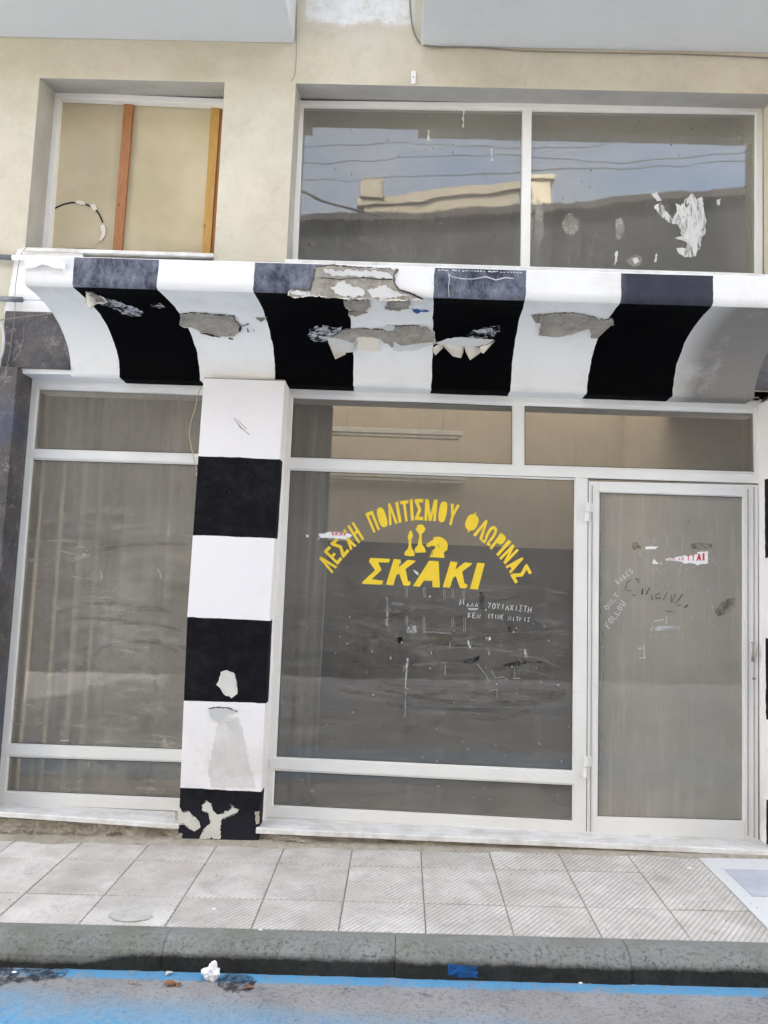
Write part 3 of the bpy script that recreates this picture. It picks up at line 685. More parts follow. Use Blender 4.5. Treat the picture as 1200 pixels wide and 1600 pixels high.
# --- soffit strip above the ground floor frames and dark stone on each side
m = MB(); m.slab([(22, 575.5), (112, 577.5), (112, 585), (20, 583)], -.002, .119); m.build('soffit', M['white'], B)
m = MB(); m.box((-2.30, .121, 2.66), (2.10, .30, 2.76)); m.build('lintel', M['white'], B)
m = MB(); a = PY(-.02, 8, 486); b = PY(-.02, 112, 577)
x0 = PY(-.02, 8, 486).x; x1 = XL-.001; z1 = PY(-.02, 60, 487).z; z0 = PY(-.02, 60, 575.6).z
m.box((x0, -.02, z0), (x1, -.0025, z1)); m.build('stone_cladding', M['stone'], B, bevel=.004, label='dark veined stone slab left of the canopy')
m = MB(); m.box((XR+.001, -.02, 2.765), (2.60, -.0025, 3.06)); m.build('stone_cladding', M['stone'], B, bevel=.004, label='dark veined stone slab right of the canopy')
# --- left stone pilaster
xe = PY(-.06, 24, 640).x
m = MB()
tp = [PY(-.06, -60, 574), PY(-.06, 25, 572)]; zt = 2.745
m.box((-2.93, -.06, -.05), (-2.315, .125, zt)); m.build('pilaster', M['stone'], B, bevel=.006, label='dark veined stone pilaster at the left edge')
# --- striped pillars
def pillar(front, yf, yb, mat, name, lab):
    m = MB(); fr = [PY(yf, *p) for p in front]; m.slab(front, yf, yb)
    return m.build(name, mat, B, bevel=.005, label=lab)
def zpx(x, y): return PY(-.06, x, y).z
bands = [(zpx(378, 839), zpx(378, 715.5)), (zpx(355, 1097), zpx(357, 967)), (-.3, zpx(343, 1234))]
PM = pillar_mat(bands, 'striped_pillar_paint', .035)
P0 = pillar([(318, 589.5), (445.5, 593.5), (421, 972), (408, 1240), (403.5, 1316), (277.5, 1316), (281, 1240), (292, 967)], -.06, .20, PM, 'pillar', 'black and white striped square pillar')
bandr = [(zpx(1197, 870), zpx(1197, 745)), (zpx(1197, 1128), zpx(1197, 998)), (-.3, zpx(1196, 1256))]
PM2 = pillar_mat(bandr, 'striped_pillar_paint_right', .04)
m = MB(); m.box((2.093, -.06, -.02), (2.60, .20, 2.716)); P1 = m.build('pillar', PM2, B, bevel=.006, label='white and black striped pillar at the right edge')
pm = plane_map(-.0605)
bare([[(345, 1050), (355, 1047), (366, 1052), (370, 1065), (371, 1083), (361, 1090), (350, 1084), (344, 1074), (338, 1070), (343, 1063)],
      ], M['pale_patch'], 'chipped_patch', mapper=pm, grid=0, jag=.7, res=3, par=P0)
bare([[(326, 1107), (340, 1105), (355, 1106), (371, 1112), (358, 1118), (352, 1124), (343, 1131), (334, 1127), (328, 1120)], [(354, 1128), (364, 1126), (369, 1135), (366, 1144), (357, 1140)]], M['balcony'], 'chipped_patch', mapper=pm, grid=0, jag=.8, res=3, par=P0, th=.001)
z22 = lambda L_: [(a*.375, 1000+b*.375) for a, b in L_]
bare([z22([(840, 690), (862, 668), (880, 680), (888, 712), (905, 728), (930, 722), (965, 700), (960, 682), (978, 700), (998, 705), (985, 722), (950, 738), (925, 745), (915, 790), (918, 825), (830, 828), (850, 790), (878, 762), (870, 720), (845, 712)]),
      z22([(745, 690), (760, 715), (785, 712), (800, 730), (825, 755), (835, 780), (810, 795), (790, 790), (770, 765), (745, 770), (732, 735)])], M['pale_patch'], 'chipped_patch', mapper=pm, grid=0, jag=1.5, res=2.5, par=P0)
bare([z22([(728, 712), (740, 720), (742, 752), (730, 750)]), z22([(1062, 715), (1080, 712), (1080, 765), (1066, 768)])], M['rubble'], 'bare_corner', mapper=plane_map(-.0615), grid=0, jag=.8, res=3, par=P0)
bare([[(352, 1122), (372, 1120), (380, 1140), (386, 1175), (395, 1215), (400, 1232), (330, 1232), (326, 1200), (334, 1160), (340, 1135)]], M['grime'], 'grime_stain', mapper=plane_map(-.0603), grid=0, jag=2.0, res=4, par=P0, th=0)
m = MB(); ribbon(m, [(366, 653), (370, 660), (376, 668), (384, 674), (390, 680)], 1.6, pm, wob=.5); ribbon(m, [(371, 656), (377, 662), (385, 670)], 1, pm, wob=.5); m.build('scratch', M['spall'], P0)
m = MB(); ribbon(m, [(318, 590.5), (380, 592.5), (445, 594.5)], 1.6, pm, wob=.4); m.build('caulk_line', M['spall_dark'], P0)

# ================================================================== ground floor windows and door
def put_frame(parent, quads, yf=YF, yb=YF+.055, name='frame'):
    m = MB()
    for i, q in enumerate(quads): m.slab(q, yf-.0009*i, yb+.0007*i)
    return m.build(name, M['alu'], parent, bevel=.0025)
def beads(parent, quads, w_=2.2):
    """thin glazing bead and dark gasket round each pane (tl,tr,br,bl)"""
    mb = MB(); mg = MB()
    for q in quads:
        for i in range(4):
            a, b = Vector(q[i]), Vector(q[(i+1) % 4]); t = (b-a).normalized(); n = Vector((-t.y, t.x))
            mb.slab([tuple(a-n*.5), tuple(b-n*.5), tuple(b+n*w_), tuple(a+n*w_)][::1], YF+.008+.0006*i, YF+.03)
            mg.slab([tuple(a+n*w_), tuple(b+n*w_), tuple(b+n*(w_+.9)), tuple(a+n*(w_+.9))], YF+.016+.0006*i, YF+.0212)
    mb.build('glazing_bead', M['alu'], parent); mg.build('gasket', M['dark_fill'], parent)
GY = YF+.022
WL = window('window', 'narrow left shop window with curtain behind dusty glass')
qt = [(59, 599.5), (330, 609.5), (327, 711.5), (50, 703)]; qm = [(48.8, 716), (330, 724.5), (300, 1174), (13, 1163.5)]; qb = [(12, 1180.5), (300, 1189.5), (292, 1250), (6.5, 1237.5)]
put_frame(WL, [[(46.5, 583), (60.2, 583), (6, 1262), (-9.5, 1262)], [(46, 588), (335, 600), (335, 609.7), (46, 599)], [(44, 701), (335, 711.3), (335, 724.6), (44, 715.3)],
               [(2, 1162.8), (300, 1173.5), (300, 1190), (2, 1180)], [(-4, 1237), (292, 1250), (292, 1268), (-4, 1255.3)]])
beads(WL, [qt, qm, qb])
GL = glass('dusty_left_glass', .29, (.50, .455, .385), swirl=.34, kf=1.0)
for q in (qt, qm, qb):
    m = MB(); m.slab(q, GY, GY+.005); m.build('pane', GL, WL)
m = MB(); gm = plane_map(GY-.0006)
for P in ([(134, 860), (137, 860)], [(157, 893), (159, 898), (158, 905)], [(246, 889), (250, 895), (252, 903)], [(98, 1047), (104, 1048)], [(254, 1160), (257, 1154), (259, 1161)], [(95, 1157), (108, 1157)], [(129, 868), (133, 865)]):
    ribbon(m, P, 1.1, gm)
m.build('white_speck', M['chalk'], WL, kind='stuff')
def arcs(par, n_, x0, x1, y0, y1, mat, wl, wh, sag, nm='wipe_streak'):
    m = MB()
    for i in range(n_):
        xa_, xb_ = random.uniform(x0, x0+(x1-x0)*.6), 0; xb_ = min(x1, xa_+random.uniform(.3, .8)*(x1-x0)); y_ = random.uniform(y0, y1); s_ = random.uniform(.3, 1)*sag; tl_ = random.uniform(-.12, .12)
        ribbon(m, [(xa_+(xb_-xa_)*t/14, y_+tl_*(xb_-xa_)*t/14-s_*4*(t/14)*(1-t/14)) for t in range(15)], random.uniform(wl, wh), plane_map(GY-.0003-.00002*i), 0, .3)
    return m.build(nm, mat, par, merge=False, kind='stuff')
arcs(WL, 26, 45, 302, 800, 1050, M['wipe'], 5, 20, 22)
arcs(WL, 7, 90, 296, 860, 1040, M['smear_faint'], 3, 9, 14, 'dark_wipe')
WM = window('window', 'large shop window with yellow Greek lettering and chess pieces')
qa = [(456.5, 617.8), (802.5, 632), (802.5, 728), (451.8, 716.5)]; qc = [(817.5, 632), (1180, 640.5), (1181.5, 739.5), (817.5, 728.5)]
qd = [(451.3, 732.5), (899.6, 748), (896.3, 1206), (429.5, 1184.5)]; qe = [(427.5, 1202), (896.3, 1225), (896, 1284.5), (425, 1260)]
put_frame(WM, [[(438, 603), (456.8, 603.8), (424.5, 1281), (406, 1281)], [(440, 604), (1190, 623.6), (1190, 640.7), (440, 616.8)], [(440, 715.8), (1190, 740.7), (1190, 755.5), (440, 731.6)],
               [(802.3, 626), (817.7, 626), (817.7, 742), (802.3, 742)], [(899.3, 746), (918.5, 747), (916, 1302.6), (896, 1302)], [(1180, 636), (1190, 636), (1190, 746), (1181.5, 746)],
               [(420, 1184), (900, 1206.3), (900, 1225.3), (420, 1201.5)], [(412, 1259.5), (905, 1285), (905, 1301), (412, 1277)]])
beads(WM, [qa, qc, qd, qe])
def mid_extra(n):
    a = n.math('MULTIPLY', n.ramp(n.noise(5, 9, .82, dist=1.5, off=31), .55, .75), n.ramp(n.z, 1.7, 1.5, 0, .07))
    a = n.math('ADD', a, n.math('MULTIPLY', n.math('MULTIPLY', n.ramp(n.noise(2.4, 10, .84, stretch=(.7, 1, 3), dist=2.2, off=41), .50, .66), n.ramp(n.z, 1.72, 1.5)), .10))
    a = n.math('SUBTRACT', a, n.math('MULTIPLY', n.math('MULTIPLY', n.ramp(n.noise(2.0, 9, .8, stretch=(.8, 1, 2.2), dist=1.8, off=51), .52, .64), n.ramp(n.z, 1.72, 1.5)), .06))
    b = n.math('MULTIPLY', n.ramp(n.noise(14, 7, .85, dist=1, off=13), .56, .68), n.ramp(n.z, 1.75, 1.6, 0, .06))
    return n.math('ADD', a, b)
GM = glass('dusty_main_glass', .13, (.55, .515, .465), low=.14, zl=(.0, .75), kf=1.0, extra=mid_extra, lo=.7, hi=1.2)
GT = glass('dusty_transom_glass', .12, (.55, .50, .42), kf=1.0)
for q, g in ((qa, GT), (qc, GT), (qd, GM), (qe, GM)):
    m = MB(); m.slab(q, GY, GY+.005); m.build('pane', g, WM)
# --- lettering
def bil(q, u, v):
    tl, tr, br, bl = [Vector(p) for p in q]; t = tl.lerp(tr, u); b = bl.lerp(br, u); return b.lerp(t, v)
def R_(x0, y0, x1, y1): return [(x0, y0), (x1, y0), (x1, y1), (x0, y1)]
def ring(cx, cy, rx, ry, tx, ty, a0=0, a1=360, n=20, p=2.6):
    out = []
    def pt(a, rx, ry):
        c, s_ = math.cos(rad(a)), math.sin(rad(a)); return (cx+rx*math.copysign(abs(c)**(2/p), c), cy+ry*math.copysign(abs(s_)**(2/p), s_))
    for k in range(n):
        a, b = a0+(a1-a0)*k/n, a0+(a1-a0)*(k+1)/n
        out.append([pt(a, rx, ry), pt(b, rx, ry), pt(b, rx-tx, ry-ty), pt(a, rx-tx, ry-ty)])
    return out
LAM = [[(0, 0), (.30, 0), (.64, 1), (.34, 1)], [(.70, 0), (1, 0), (.66, 1), (.36, 1)]]
SIG = [[(0, 1), (1, 1), (1, .84), (.45, .84), (.80, .5), (.45, .16), (1, .16), (1, 0), (0, 0), (0, .14), (.42, .5), (0, .86)]]
G = {'Λ': LAM, 'Σ': SIG, 'Ε': [R_(0, 0, .34, 1), R_(.2, 0, 1, .16), R_(.2, .42, .85, .57), R_(.2, .84, 1, 1)], 'Χ': [[(0, 0), (.34, 0), (1, 1), (.66, 1)], [(.66, 0), (1, 0), (.34, 1), (0, 1)]],
     'Η': [R_(0, 0, .32, 1), R_(.68, 0, 1, 1), R_(.2, .42, .8, .57)], 'Π': [R_(0, 0, .32, 1), R_(.68, 0, 1, 1), R_(.1, .84, .9, 1)], 'Ο': ring(.5, .5, .5, .5, .32, .16),
     'Ι': [R_(0, 0, 1, 1)], 'Τ': [R_(0, .84, 1, 1), R_(.33, 0, .67, .9)], 'Μ': [R_(0, 0, .24, 1), R_(.76, 0, 1, 1), [(.02, 1), (.28, 1), (.6, 0), (.4, 0)], [(.72, 1), (.98, 1), (.6, 0), (.4, 0)]],
     'Υ': [[(0, 1), (.32, 1), (.64, .42), (.36, .42)], [(.68, 1), (1, 1), (.64, .42), (.36, .42)], R_(.35, 0, .65, .45)], 'Φ': ring(.5, .5, .5, .39, .18, .10)+[R_(.43, 0, .57, 1)],
     'Ω': ring(.5, .58, .5, .42, .30, .15, -62, 242, 18)+[R_(.0, 0, .40, .14), R_(.60, 0, 1, .14), R_(.22, .1, .40, .26), R_(.60, .1, .78, .26)], 'Ρ': [R_(0, 0, .33, 1)]+ring(.45, .72, .55, .28, .33, .14, -90, 90, 12)+[R_(.2, .44, .47, .58), R_(.2, .86, .47, 1)],
     'Ν': [R_(0, 0, .30, 1), R_(.70, 0, 1, 1), [(.05, 1), (.33, 1), (.95, 0), (.67, 0)]], 'Α': LAM+[R_(.25, .20, .75, .35)]}
A_ = lambda x, y: (480+x/6.486, 760+y/6.486)
B_ = lambda x, y: (655+x/6.486, 760+y/6.486)
words = [('Λ', A_, (100, 752), (158, 688), (305, 812), (252, 885)), ('Ε', A_, (165, 658), (222, 602), (357, 735), (308, 797)), ('Σ', A_, (230, 578), (300, 522), (428, 655), (368, 728)),
 ('Χ', A_, (325, 480), (385, 428), (503, 600), (437, 650)), ('Η', A_, (405, 402), (470, 360), (578, 530), (520, 580)),
 ('Π', A_, (588, 275), (662, 245), (738, 437), (672, 470)), ('Ο', A_, (692, 228), (768, 200), (830, 400), (745, 425)), ('Λ', A_, (798, 180), (865, 166), (918, 372), (830, 395)), ('Ι', A_, (893, 160), (920, 155), (958, 362), (927, 370)),
 ('Τ', A_, (940, 150), (1022, 138), (1040, 350), (970, 358)), ('Ι', A_, (1040, 133), (1068, 130), (1082, 345), (1050, 348)), ('Σ', A_, (1090, 130), (1175, 128), (1175, 342), (1092, 342)),
 ('Μ', B_, (62, 130), (187, 135), (168, 352), (52, 345)), ('Ο', B_, (212, 150), (297, 155), (262, 370), (185, 360)), ('Υ', B_, (320, 172), (412, 190), (355, 400), (275, 385)),
 ('Φ', B_, (515, 245), (630, 290), (552, 486), (438, 441)), ('Λ', B_, (655, 322), (715, 365), (634, 552), (545, 492)), ('Ω', B_, (735, 385), (808, 432), (712, 608), (632, 560)), ('Ρ', B_, (828, 468), (894, 517), (780, 672), (712, 625)),
 ('Ι', B_, (905, 540), (935, 562), (802, 708), (778, 690)), ('Ν', B_, (948, 585), (1010, 648), (872, 792), (812, 725)), ('Α', B_, (1030, 700), (1072, 750), (925, 885), (874, 810)), ('Σ', B_, (1093, 785), (1143, 875), (975, 985), (922, 900))]
lm = plane_map(GY-.0004)
m = MB()
for ch, tf, tl, tr, br, bl in words:
    q = [tf(*tl), tf(*tr), tf(*br), tf(*bl)]
    m = MB(); sheet(m, [[tuple(bil(q, a, b)) for a, b in P] for P in G[ch]], lm, .0006); m.build('letter', M['yellow'], WM, merge=False)
zs = lambda L_: [(555+a/5.714, 860+b/5.714) for a, b in L_]
def Kp(dx, dy): return [[(345+dx, 75+dy), (408+dx, 83+dy), (340+dx, 312+dy), (275+dx, 305+dy)], [(470+dx, 84+dy), (540+dx, 91+dy), (528+dx, 108+dy), (455+dx, 162+dy), (368+dx, 222+dy), (382+dx, 150+dy), (390+dx, 148+dy)], [(388+dx, 195+dy), (448+dx, 160+dy), (470+dx, 272+dy), (495+dx, 280+dy), (492+dx, 306+dy), (472+dx, 318+dy), (430+dx, 312+dy)]]
m = MB()
for polys in ([[(135, 66), (312, 76), (302, 108), (205, 106), (236, 174), (148, 257), (250, 270), (240, 306), (60, 298), (66, 280), (178, 176), (122, 98)]], Kp(0, 0),
              [[(660, 92), (735, 96), (575, 325), (515, 318)], [(684, 93), (745, 97), (756, 332), (690, 328)], [(625, 228), (700, 231), (700, 273), (605, 268)]], Kp(506, 23), [[(1090, 110), (1158, 116), (1095, 350), (1024, 343)]]):
    m = MB(); sheet(m, [zs(P) for P in polys], lm, .0006); m.build('large_letter', M['yellow'], WM, merge=False)
zc = lambda L_: [(620+a/12, 810+b/12) for a, b in L_]
m = MB(); sheet(m, [zc([(240, 230), (275, 232), (284, 262), (308, 320), (272, 400), (268, 480), (285, 570), (312, 595), (328, 645), (335, 705), (235, 709), (140, 690), (150, 625), (200, 580), (222, 510), (225, 420), (203, 335), (238, 262)])], lm, .0006); m.build('chess_piece_emblem', M['yellow'], WM, label='yellow slender bishop emblem', merge=False)
m = MB(); sheet(m, [zc([(385, 132), (440, 112), (500, 127), (512, 165), (545, 185), (520, 245), (468, 290), (470, 480), (522, 545), (550, 635), (345, 645), (330, 570), (395, 500), (402, 390), (412, 280), (375, 240), (350, 185), (380, 172)])], lm, .0006); m.build('chess_piece_emblem', M['yellow'], WM, label='yellow tall queen emblem', merge=False)
m = MB(); sheet(m, [zc([(670, 370), (705, 347), (800, 342), (870, 370), (935, 430), (958, 500), (945, 590), (880, 640), (895, 740), (612, 725), (640, 670), (662, 605), (720, 560), (715, 520), (640, 515), (600, 540), (545, 515), (560, 480), (650, 420), (710, 385)])], lm, .0006); m.build('chess_piece_emblem', M['yellow'], WM, label='yellow knight horse head emblem', merge=False)
m = MB(); lm2 = plane_map(GY-.0014)
for P in ([(760, 488), (775, 500), (795, 535)], [(680, 612), (676, 640), (655, 700)], [(575, 495), (590, 492)], [(335, 560), (332, 620)], [(412, 300), (413, 360), (405, 395)]): m = MB(); ribbon(m, zc(P), .9, lm2, .0003); m.build('emblem_line', M['ink'], WM)
# --- torn stickers
m = MB(); za = lambda L_: [(480+a/6.486, 760+b/6.486) for a, b in L_]
sheet(m, [za([(118, 478), (190, 475), (185, 458), (205, 468), (235, 460), (300, 464), (380, 470), (440, 485), (462, 492), (425, 520), (395, 512), (400, 538), (300, 528), (215, 522), (130, 520), (118, 500)])], lm2, .0005, jag=.6, res=1.5)
sheet(m, [za([(103, 520), (112, 520), (128, 536), (120, 538)])], lm2, .0005)
sheet(m, [[(478, 835), (482, 836), (482, 839), (479, 840)]], lm2, .0005)
o = m.build('torn_sticker', M['paper'], WM, label='torn white sticker with red print scraps')
m = MB(); lm3 = plane_map(GY-.0024)
for x in (250, 285, 335, 372): m2 = sheet(m, [za([(x, 474), (x+18, 474), (x+18, 488), (x, 490)])], lm3, .0003)
ribbon(m, za([(245, 470), (400, 474)]), .7, lm3); ribbon(m, za([(250, 493), (395, 494)]), .7, lm3)
m.build('red_print', M['red'], WM)
# --- scribbles, tape remains, scratches
SF = {'A': [[(0, 0), (.5, 1), (1, 0)], [(.2, .4), (.8, .4)]], 'B': [[(0, 0), (0, 1), (.7, .85), (0, .55), (.9, .3), (0, 0)]], 'E': [[(1, 1), (0, 1), (0, 0), (1, 0)], [(0, .5), (.8, .5)]], 'S': [[(1, .9), (.4, 1), (.1, .75), (.8, .35), (.6, 0), (0, .1)]],
      'O': [[(.5, 1), (.05, .7), (.1, .2), (.5, 0), (.95, .3), (.9, .8), (.5, 1)]], 'N': [[(0, 0), (0, 1), (1, 0), (1, 1)]], 'L': [[(0, 1), (0, 0), (1, 0)]], 'Y': [[(0, 1), (.5, .5), (1, 1)], [(.5, .5), (.4, 0)]], 'F': [[(1, 1), (0, 1), (0, 0)], [(0, .5), (.7, .5)]],
      'W': [[(0, 1), (.25, 0), (.5, .7), (.75, 0), (1, 1)]], 'M': [[(0, 0), (.1, 1), (.5, .2), (.9, 1), (1, 0)]], 'T': [[(0, 1), (1, 1)], [(.5, 1), (.5, 0)]], 'I': [[(.5, 1), (.5, 0)]], 'X': [[(0, 0), (1, 1)], [(0, 1), (1, 0)]], 'H': [[(0, 0), (0, 1)], [(1, 0), (1, 1)], [(0, .5), (1, .5)]],
      'Λ': [[(0, 0), (.5, 1), (1, 0)]], 'Σ': [[(1, 1), (.1, 1), (.6, .5), (0, 0), (1, 0)]], 'P': [[(0, 0), (0, 1), (.9, .8), (0, .5)]], 'o': [[(.5, .6), (.1, .4), (.3, 0), (.8, .1), (.8, .5), (.5, .6)]], 'r': [[(0, 0), (.1, .6), (.2, .4), (.8, .6)]], 'i': [[(.5, .6), (.5, 0)], [(.5, .85), (.5, .9)]],
      'n': [[(0, 0), (0, .6), (.5, .55), (.7, 0)]], 'e': [[(.1, .3), (.8, .35), (.5, .6), (.1, .3), (.5, 0), (.9, .1)]], 'l': [[(.3, 1), (.3, 0)]], 'a': [[(.8, .5), (.3, .6), (.1, .2), (.6, 0), (.8, .5), (.9, 0)]], 'd': [[(.8, 1), (.8, 0), (.2, .1), (.2, .5), (.8, .5)]], 'k': [[(0, 1), (0, 0)], [(.8, .6), (0, .3), (.8, 0)]],
      'w': [[(0, .6), (.25, 0), (.5, .5), (.75, 0), (1, .6)]], '-': [[(0, .3), (1, .3)]], 't': [[(.4, .9), (.4, 0)], [(.1, .6), (.8, .6)]], 'u': [[(0, .6), (.1, 0), (.7, .1), (.8, .6)]], 's': [[(.8, .6), (.2, .5), (.7, .2), (.1, 0)]], 'C': [[(1, .9), (.4, 1), (0, .5), (.4, 0), (1, .1)]], '@': [[(.7, .4), (.4, .5), (.4, .2), (.7, .25), (.8, .5), (.9, .2), (1.2, .5), (.9, 1), (.2, .9), (0, .4), (.3, 0), (1, 0)]], 'K': [[(0, 1), (0, 0)], [(.9, 1), (0, .5), (.9, 0)]], '7': [[(0, .9), (.9, 1), (.3, 0)]]}
def scrawl(mb, text, a, b, h, wpx, mapper=gm, gap=.35, jit=.06):
    a, b = Vector(a), Vector(b); d = b-a; n = len(text); adv = d/n; up = Vector((d.y, -d.x)).normalized()*h
    for i, ch in enumerate(text):
        if ch == ' ': continue
        o = a+adv*i+Vector((0, random.uniform(-.06, .06)*h))
        for st in SF[ch]: ribbon(mb, [tuple(o+adv*(1-gap)*(x+random.uniform(-jit, jit))+up*(y+random.uniform(-jit, jit))) for x, y in st], wpx, mapper)
def word(par, mat, nm, *a):
    m = MB(); scrawl(m, *a); m.build(nm, mat, par)
z4 = lambda L_: [(590+a*.21667, 910+b*.21667) for a, b in L_]
m = MB()
H_ = lambda *a, **k: word(WM, M['chalk'], 'handwriting', *a, **k)
scrawl(m, 'M', (718, 945), (728, 946), 9, 1.6); scrawl(m, 'AΛA', (729, 948), (749, 948), 6, 1.2)
ribbon(m, z4([(650, 188), (725, 190)]), .9, gm); ribbon(m, z4([(660, 196), (720, 197)]), .9, gm)
H_('7OYIAXIΣTH', (762, 950), (832, 957), 8.5, 1.1)
H_('BEN', (731, 964), (752, 967), 7, 1.1); H_('ITINE', (762, 966), (788, 968), 6.5, 1.0); H_('NITPIΣ', (794, 970), (830, 972), 6.5, .9)
m.build('handwriting', M['chalk'], WM, label='white underlined handwriting')
m = MB()
for x, y0, y1 in ((207, 35, 108), (335, 35, 108), (480, 48, 112), (541, 45, 115), (621, 55, 125), (210, 240, 305), (333, 248, 370), (540, 252, 320), (626, 252, 355)):
    for dx in (-6, 6): ribbon(m, z4([(x+dx, y0), (x+dx+2, (y0+y1)/2), (x+dx, y1)]), .7, gm, wob=.4)
for P in ([(104, 148), (185, 150)], [(104, 160), (185, 162)], [(104, 148), (102, 160)], [(335, 358), (420, 358), (480, 368)], [(480, 363), (530, 368)], [(540, 340), (560, 350)], [(190, 600), (185, 650)], [(488, 598), (486, 668)], [(860, 770), (800, 780)], [(860, 770), (862, 835)], [(988, 610), (985, 690)], [(975, 692), (1030, 690)], [(820, 630), (850, 690), (900, 680), (935, 700)], [(455, 578), (500, 582)], [(525, 430), (520, 470)], [(720, 590), (790, 680), (800, 720)]):
    ribbon(m, z4(P), .8, gm, wob=.5)
m.build('tape_mark', M['chalk_faint'], WM, kind='stuff')
m = MB()
for P in ([(205, 545), (225, 545), (215, 640), (208, 700), (208, 765), (196, 765), (200, 660)], [(198, 790), (206, 790), (204, 968), (196, 968)], [(60, 105), (72, 105), (78, 240), (72, 320), (55, 300), (66, 230)], [(215, 315), (275, 310), (282, 360), (240, 372), (210, 358)], [(1055, 482), (1072, 482), (1084, 555), (1066, 555)], [(798, 480), (808, 480), (808, 525), (800, 522)]):
    sheet(m, [z4(P)], gm, .0005, jag=.7, res=2)
m.build('adhesive_residue', M['smear_pale'], WM, kind='stuff')
m = MB()
for P in ([(648, 420), (658, 418), (662, 450), (675, 455), (668, 478), (652, 448)], [(800, 395), (812, 392), (818, 412), (806, 418)], [(590, 165), (600, 120), (602, 120), (596, 165)], [(370, 98), (385, 96), (380, 108), (372, 108)], [(384, 500), (389, 500), (389, 518), (385, 518)], [(92, 535), (98, 535), (98, 555), (92, 553)]):
    sheet(m, [z4(P)], gm, .0006)
sheet(m, [zs([(515, 172), (530, 175), (548, 188), (560, 190), (568, 215), (558, 222), (540, 208)])], gm, .0006)
sheet(m, [zs([(400, 95), (408, 100), (410, 118), (398, 112)])], lm2, .0006)
for _ in range(70):
    x, y = random.uniform(462, 890), random.uniform(950, 1270); r = random.uniform(.3, .9)
    sheet(m, [[(x-r, y-r), (x+r, y-r*.7), (x+r*.8, y+r*1.4), (x-r, y+r)]], gm, .0005)
m.build('white_speck', M['chalk'], WM, kind='stuff')
m = MB()
for P, ww in (([(735, 70), (760, 65), (772, 120), (765, 190), (742, 195), (732, 150)], 0), ([(140, 400), (180, 395), (190, 430), (150, 440)], 0), ([(600, 560), (640, 545), (690, 550), (735, 520), (730, 560), (680, 585), (640, 590)], 0),
              ([(895, 600), (960, 580), (1040, 560), (1120, 565), (1190, 570), (1190, 585), (1100, 580), (1010, 600), (930, 610)], 0), ([(940, 320), (958, 318), (960, 355), (945, 358)], 0)):
    sheet(m, [z4(P)], gm, .0004, jag=1.0, res=2)
ribbon(m, z4([(560, 455), (640, 458), (720, 455), (800, 458)]), 1.4, gm, wob=.6); ribbon(m, z4([(320, 450), (430, 440), (520, 455)]), .8, gm, wob=.6)
ribbon(m, z4([(0, 265), (100, 245), (220, 200)]), 1.1, gm, wob=.6); ribbon(m, z4([(850, 130), (930, 125), (1030, 100)]), 1.6, gm, wob=.6)
ribbon(m, [(566, 853), (580, 850), (595, 851)], .8, gm); ribbon(m, [(532, 877), (548, 882), (566, 878), (580, 870), (590, 855)], .6, gm)
m.build('dark_smear', M['smear_dark'], WM, kind='stuff')
arcs(WM, 14, 520, 885, 940, 1110, M['smear_faint'], 3, 12, -16, 'dark_wipe')
arcs(WM, 12, 540, 885, 930, 1150, M['wipe'], 2, 8, 18)
m = MB(); sheet(m, [z4([(355, 380), (440, 370), (530, 385), (540, 430), (480, 455), (380, 435)])], plane_map(GY-.0003), .0002, jag=1.4, res=2); m.build('brown_smear', M['smudge'], WM)
# --- door
D = thing('door', (PY(YF, 1050, 1307).x, YF, .19), 'white framed glass door with graffiti and torn sticker', None, parent=B)
dq = [(935.3, 768), (1162.6, 775), (1163, 1284), (932.3, 1277.2)]
m = MB(); m.slab([(700, 609.5), (1186, 622.3), (1186, 625.2), (700, 612)], YF-.012, YF+.004); m.build('dark_fill', M['dark_fill'], WM)
put_frame(D, [[(920, 752), (935.4, 752), (932.2, 1302), (917.5, 1302)], [(1162.4, 757), (1184.5, 758), (1185, 1312.5), (1162.8, 1312)], [(935.3, 752.3), (1162.6, 757.4), (1162.6, 775.2), (935.3, 768.3)], [(932.4, 1277), (1163, 1283.8), (1163, 1311.8), (932.4, 1302.6)]], YF-.004, YF+.045)
m = MB(); m.slab([(918.4, 752), (920.2, 752), (917.7, 1303), (915.9, 1303)], YF+.004, YF+.02); m.slab([(1184.6, 757), (1186, 757), (1186.4, 1313), (1185, 1313)], YF+.004, YF+.02)
m.slab([(925.3, 758), (926.0, 758), (923.2, 1300), (922.5, 1300)], YF-.0092, YF); m.slab([(1168.5, 764), (1169.2, 764), (1169.4, 1306), (1168.7, 1306)], YF-.0092, YF); m.slab([(1178, 760), (1178.6, 760), (1179, 1309), (1178.4, 1309)], YF-.0092, YF)
m.slab([(920, 750.2), (1185, 756.2), (1185, 757.6), (920, 751.6)], YF-.0024, YF); m.slab([(917, 1301.5), (1185, 1312.3), (1185, 1313.6), (917, 1302.8)], YF+.01, YF+.03)
m.build('gap_line', M['spall_dark'], D)
beads(D, [dq], 1.6)
def door_extra(n):
    return n.math('MULTIPLY', n.ramp(n.x, 1.15, 1.22), .15)
GD = glass('dusty_door_glass', .33, (.52, .485, .42), low=.07, zl=(-.1, .9), kf=1.0, extra=door_extra, lo=.75, hi=1.15)
m = MB(); m.slab(dq, GY, GY+.005); m.build('pane', GD, D)
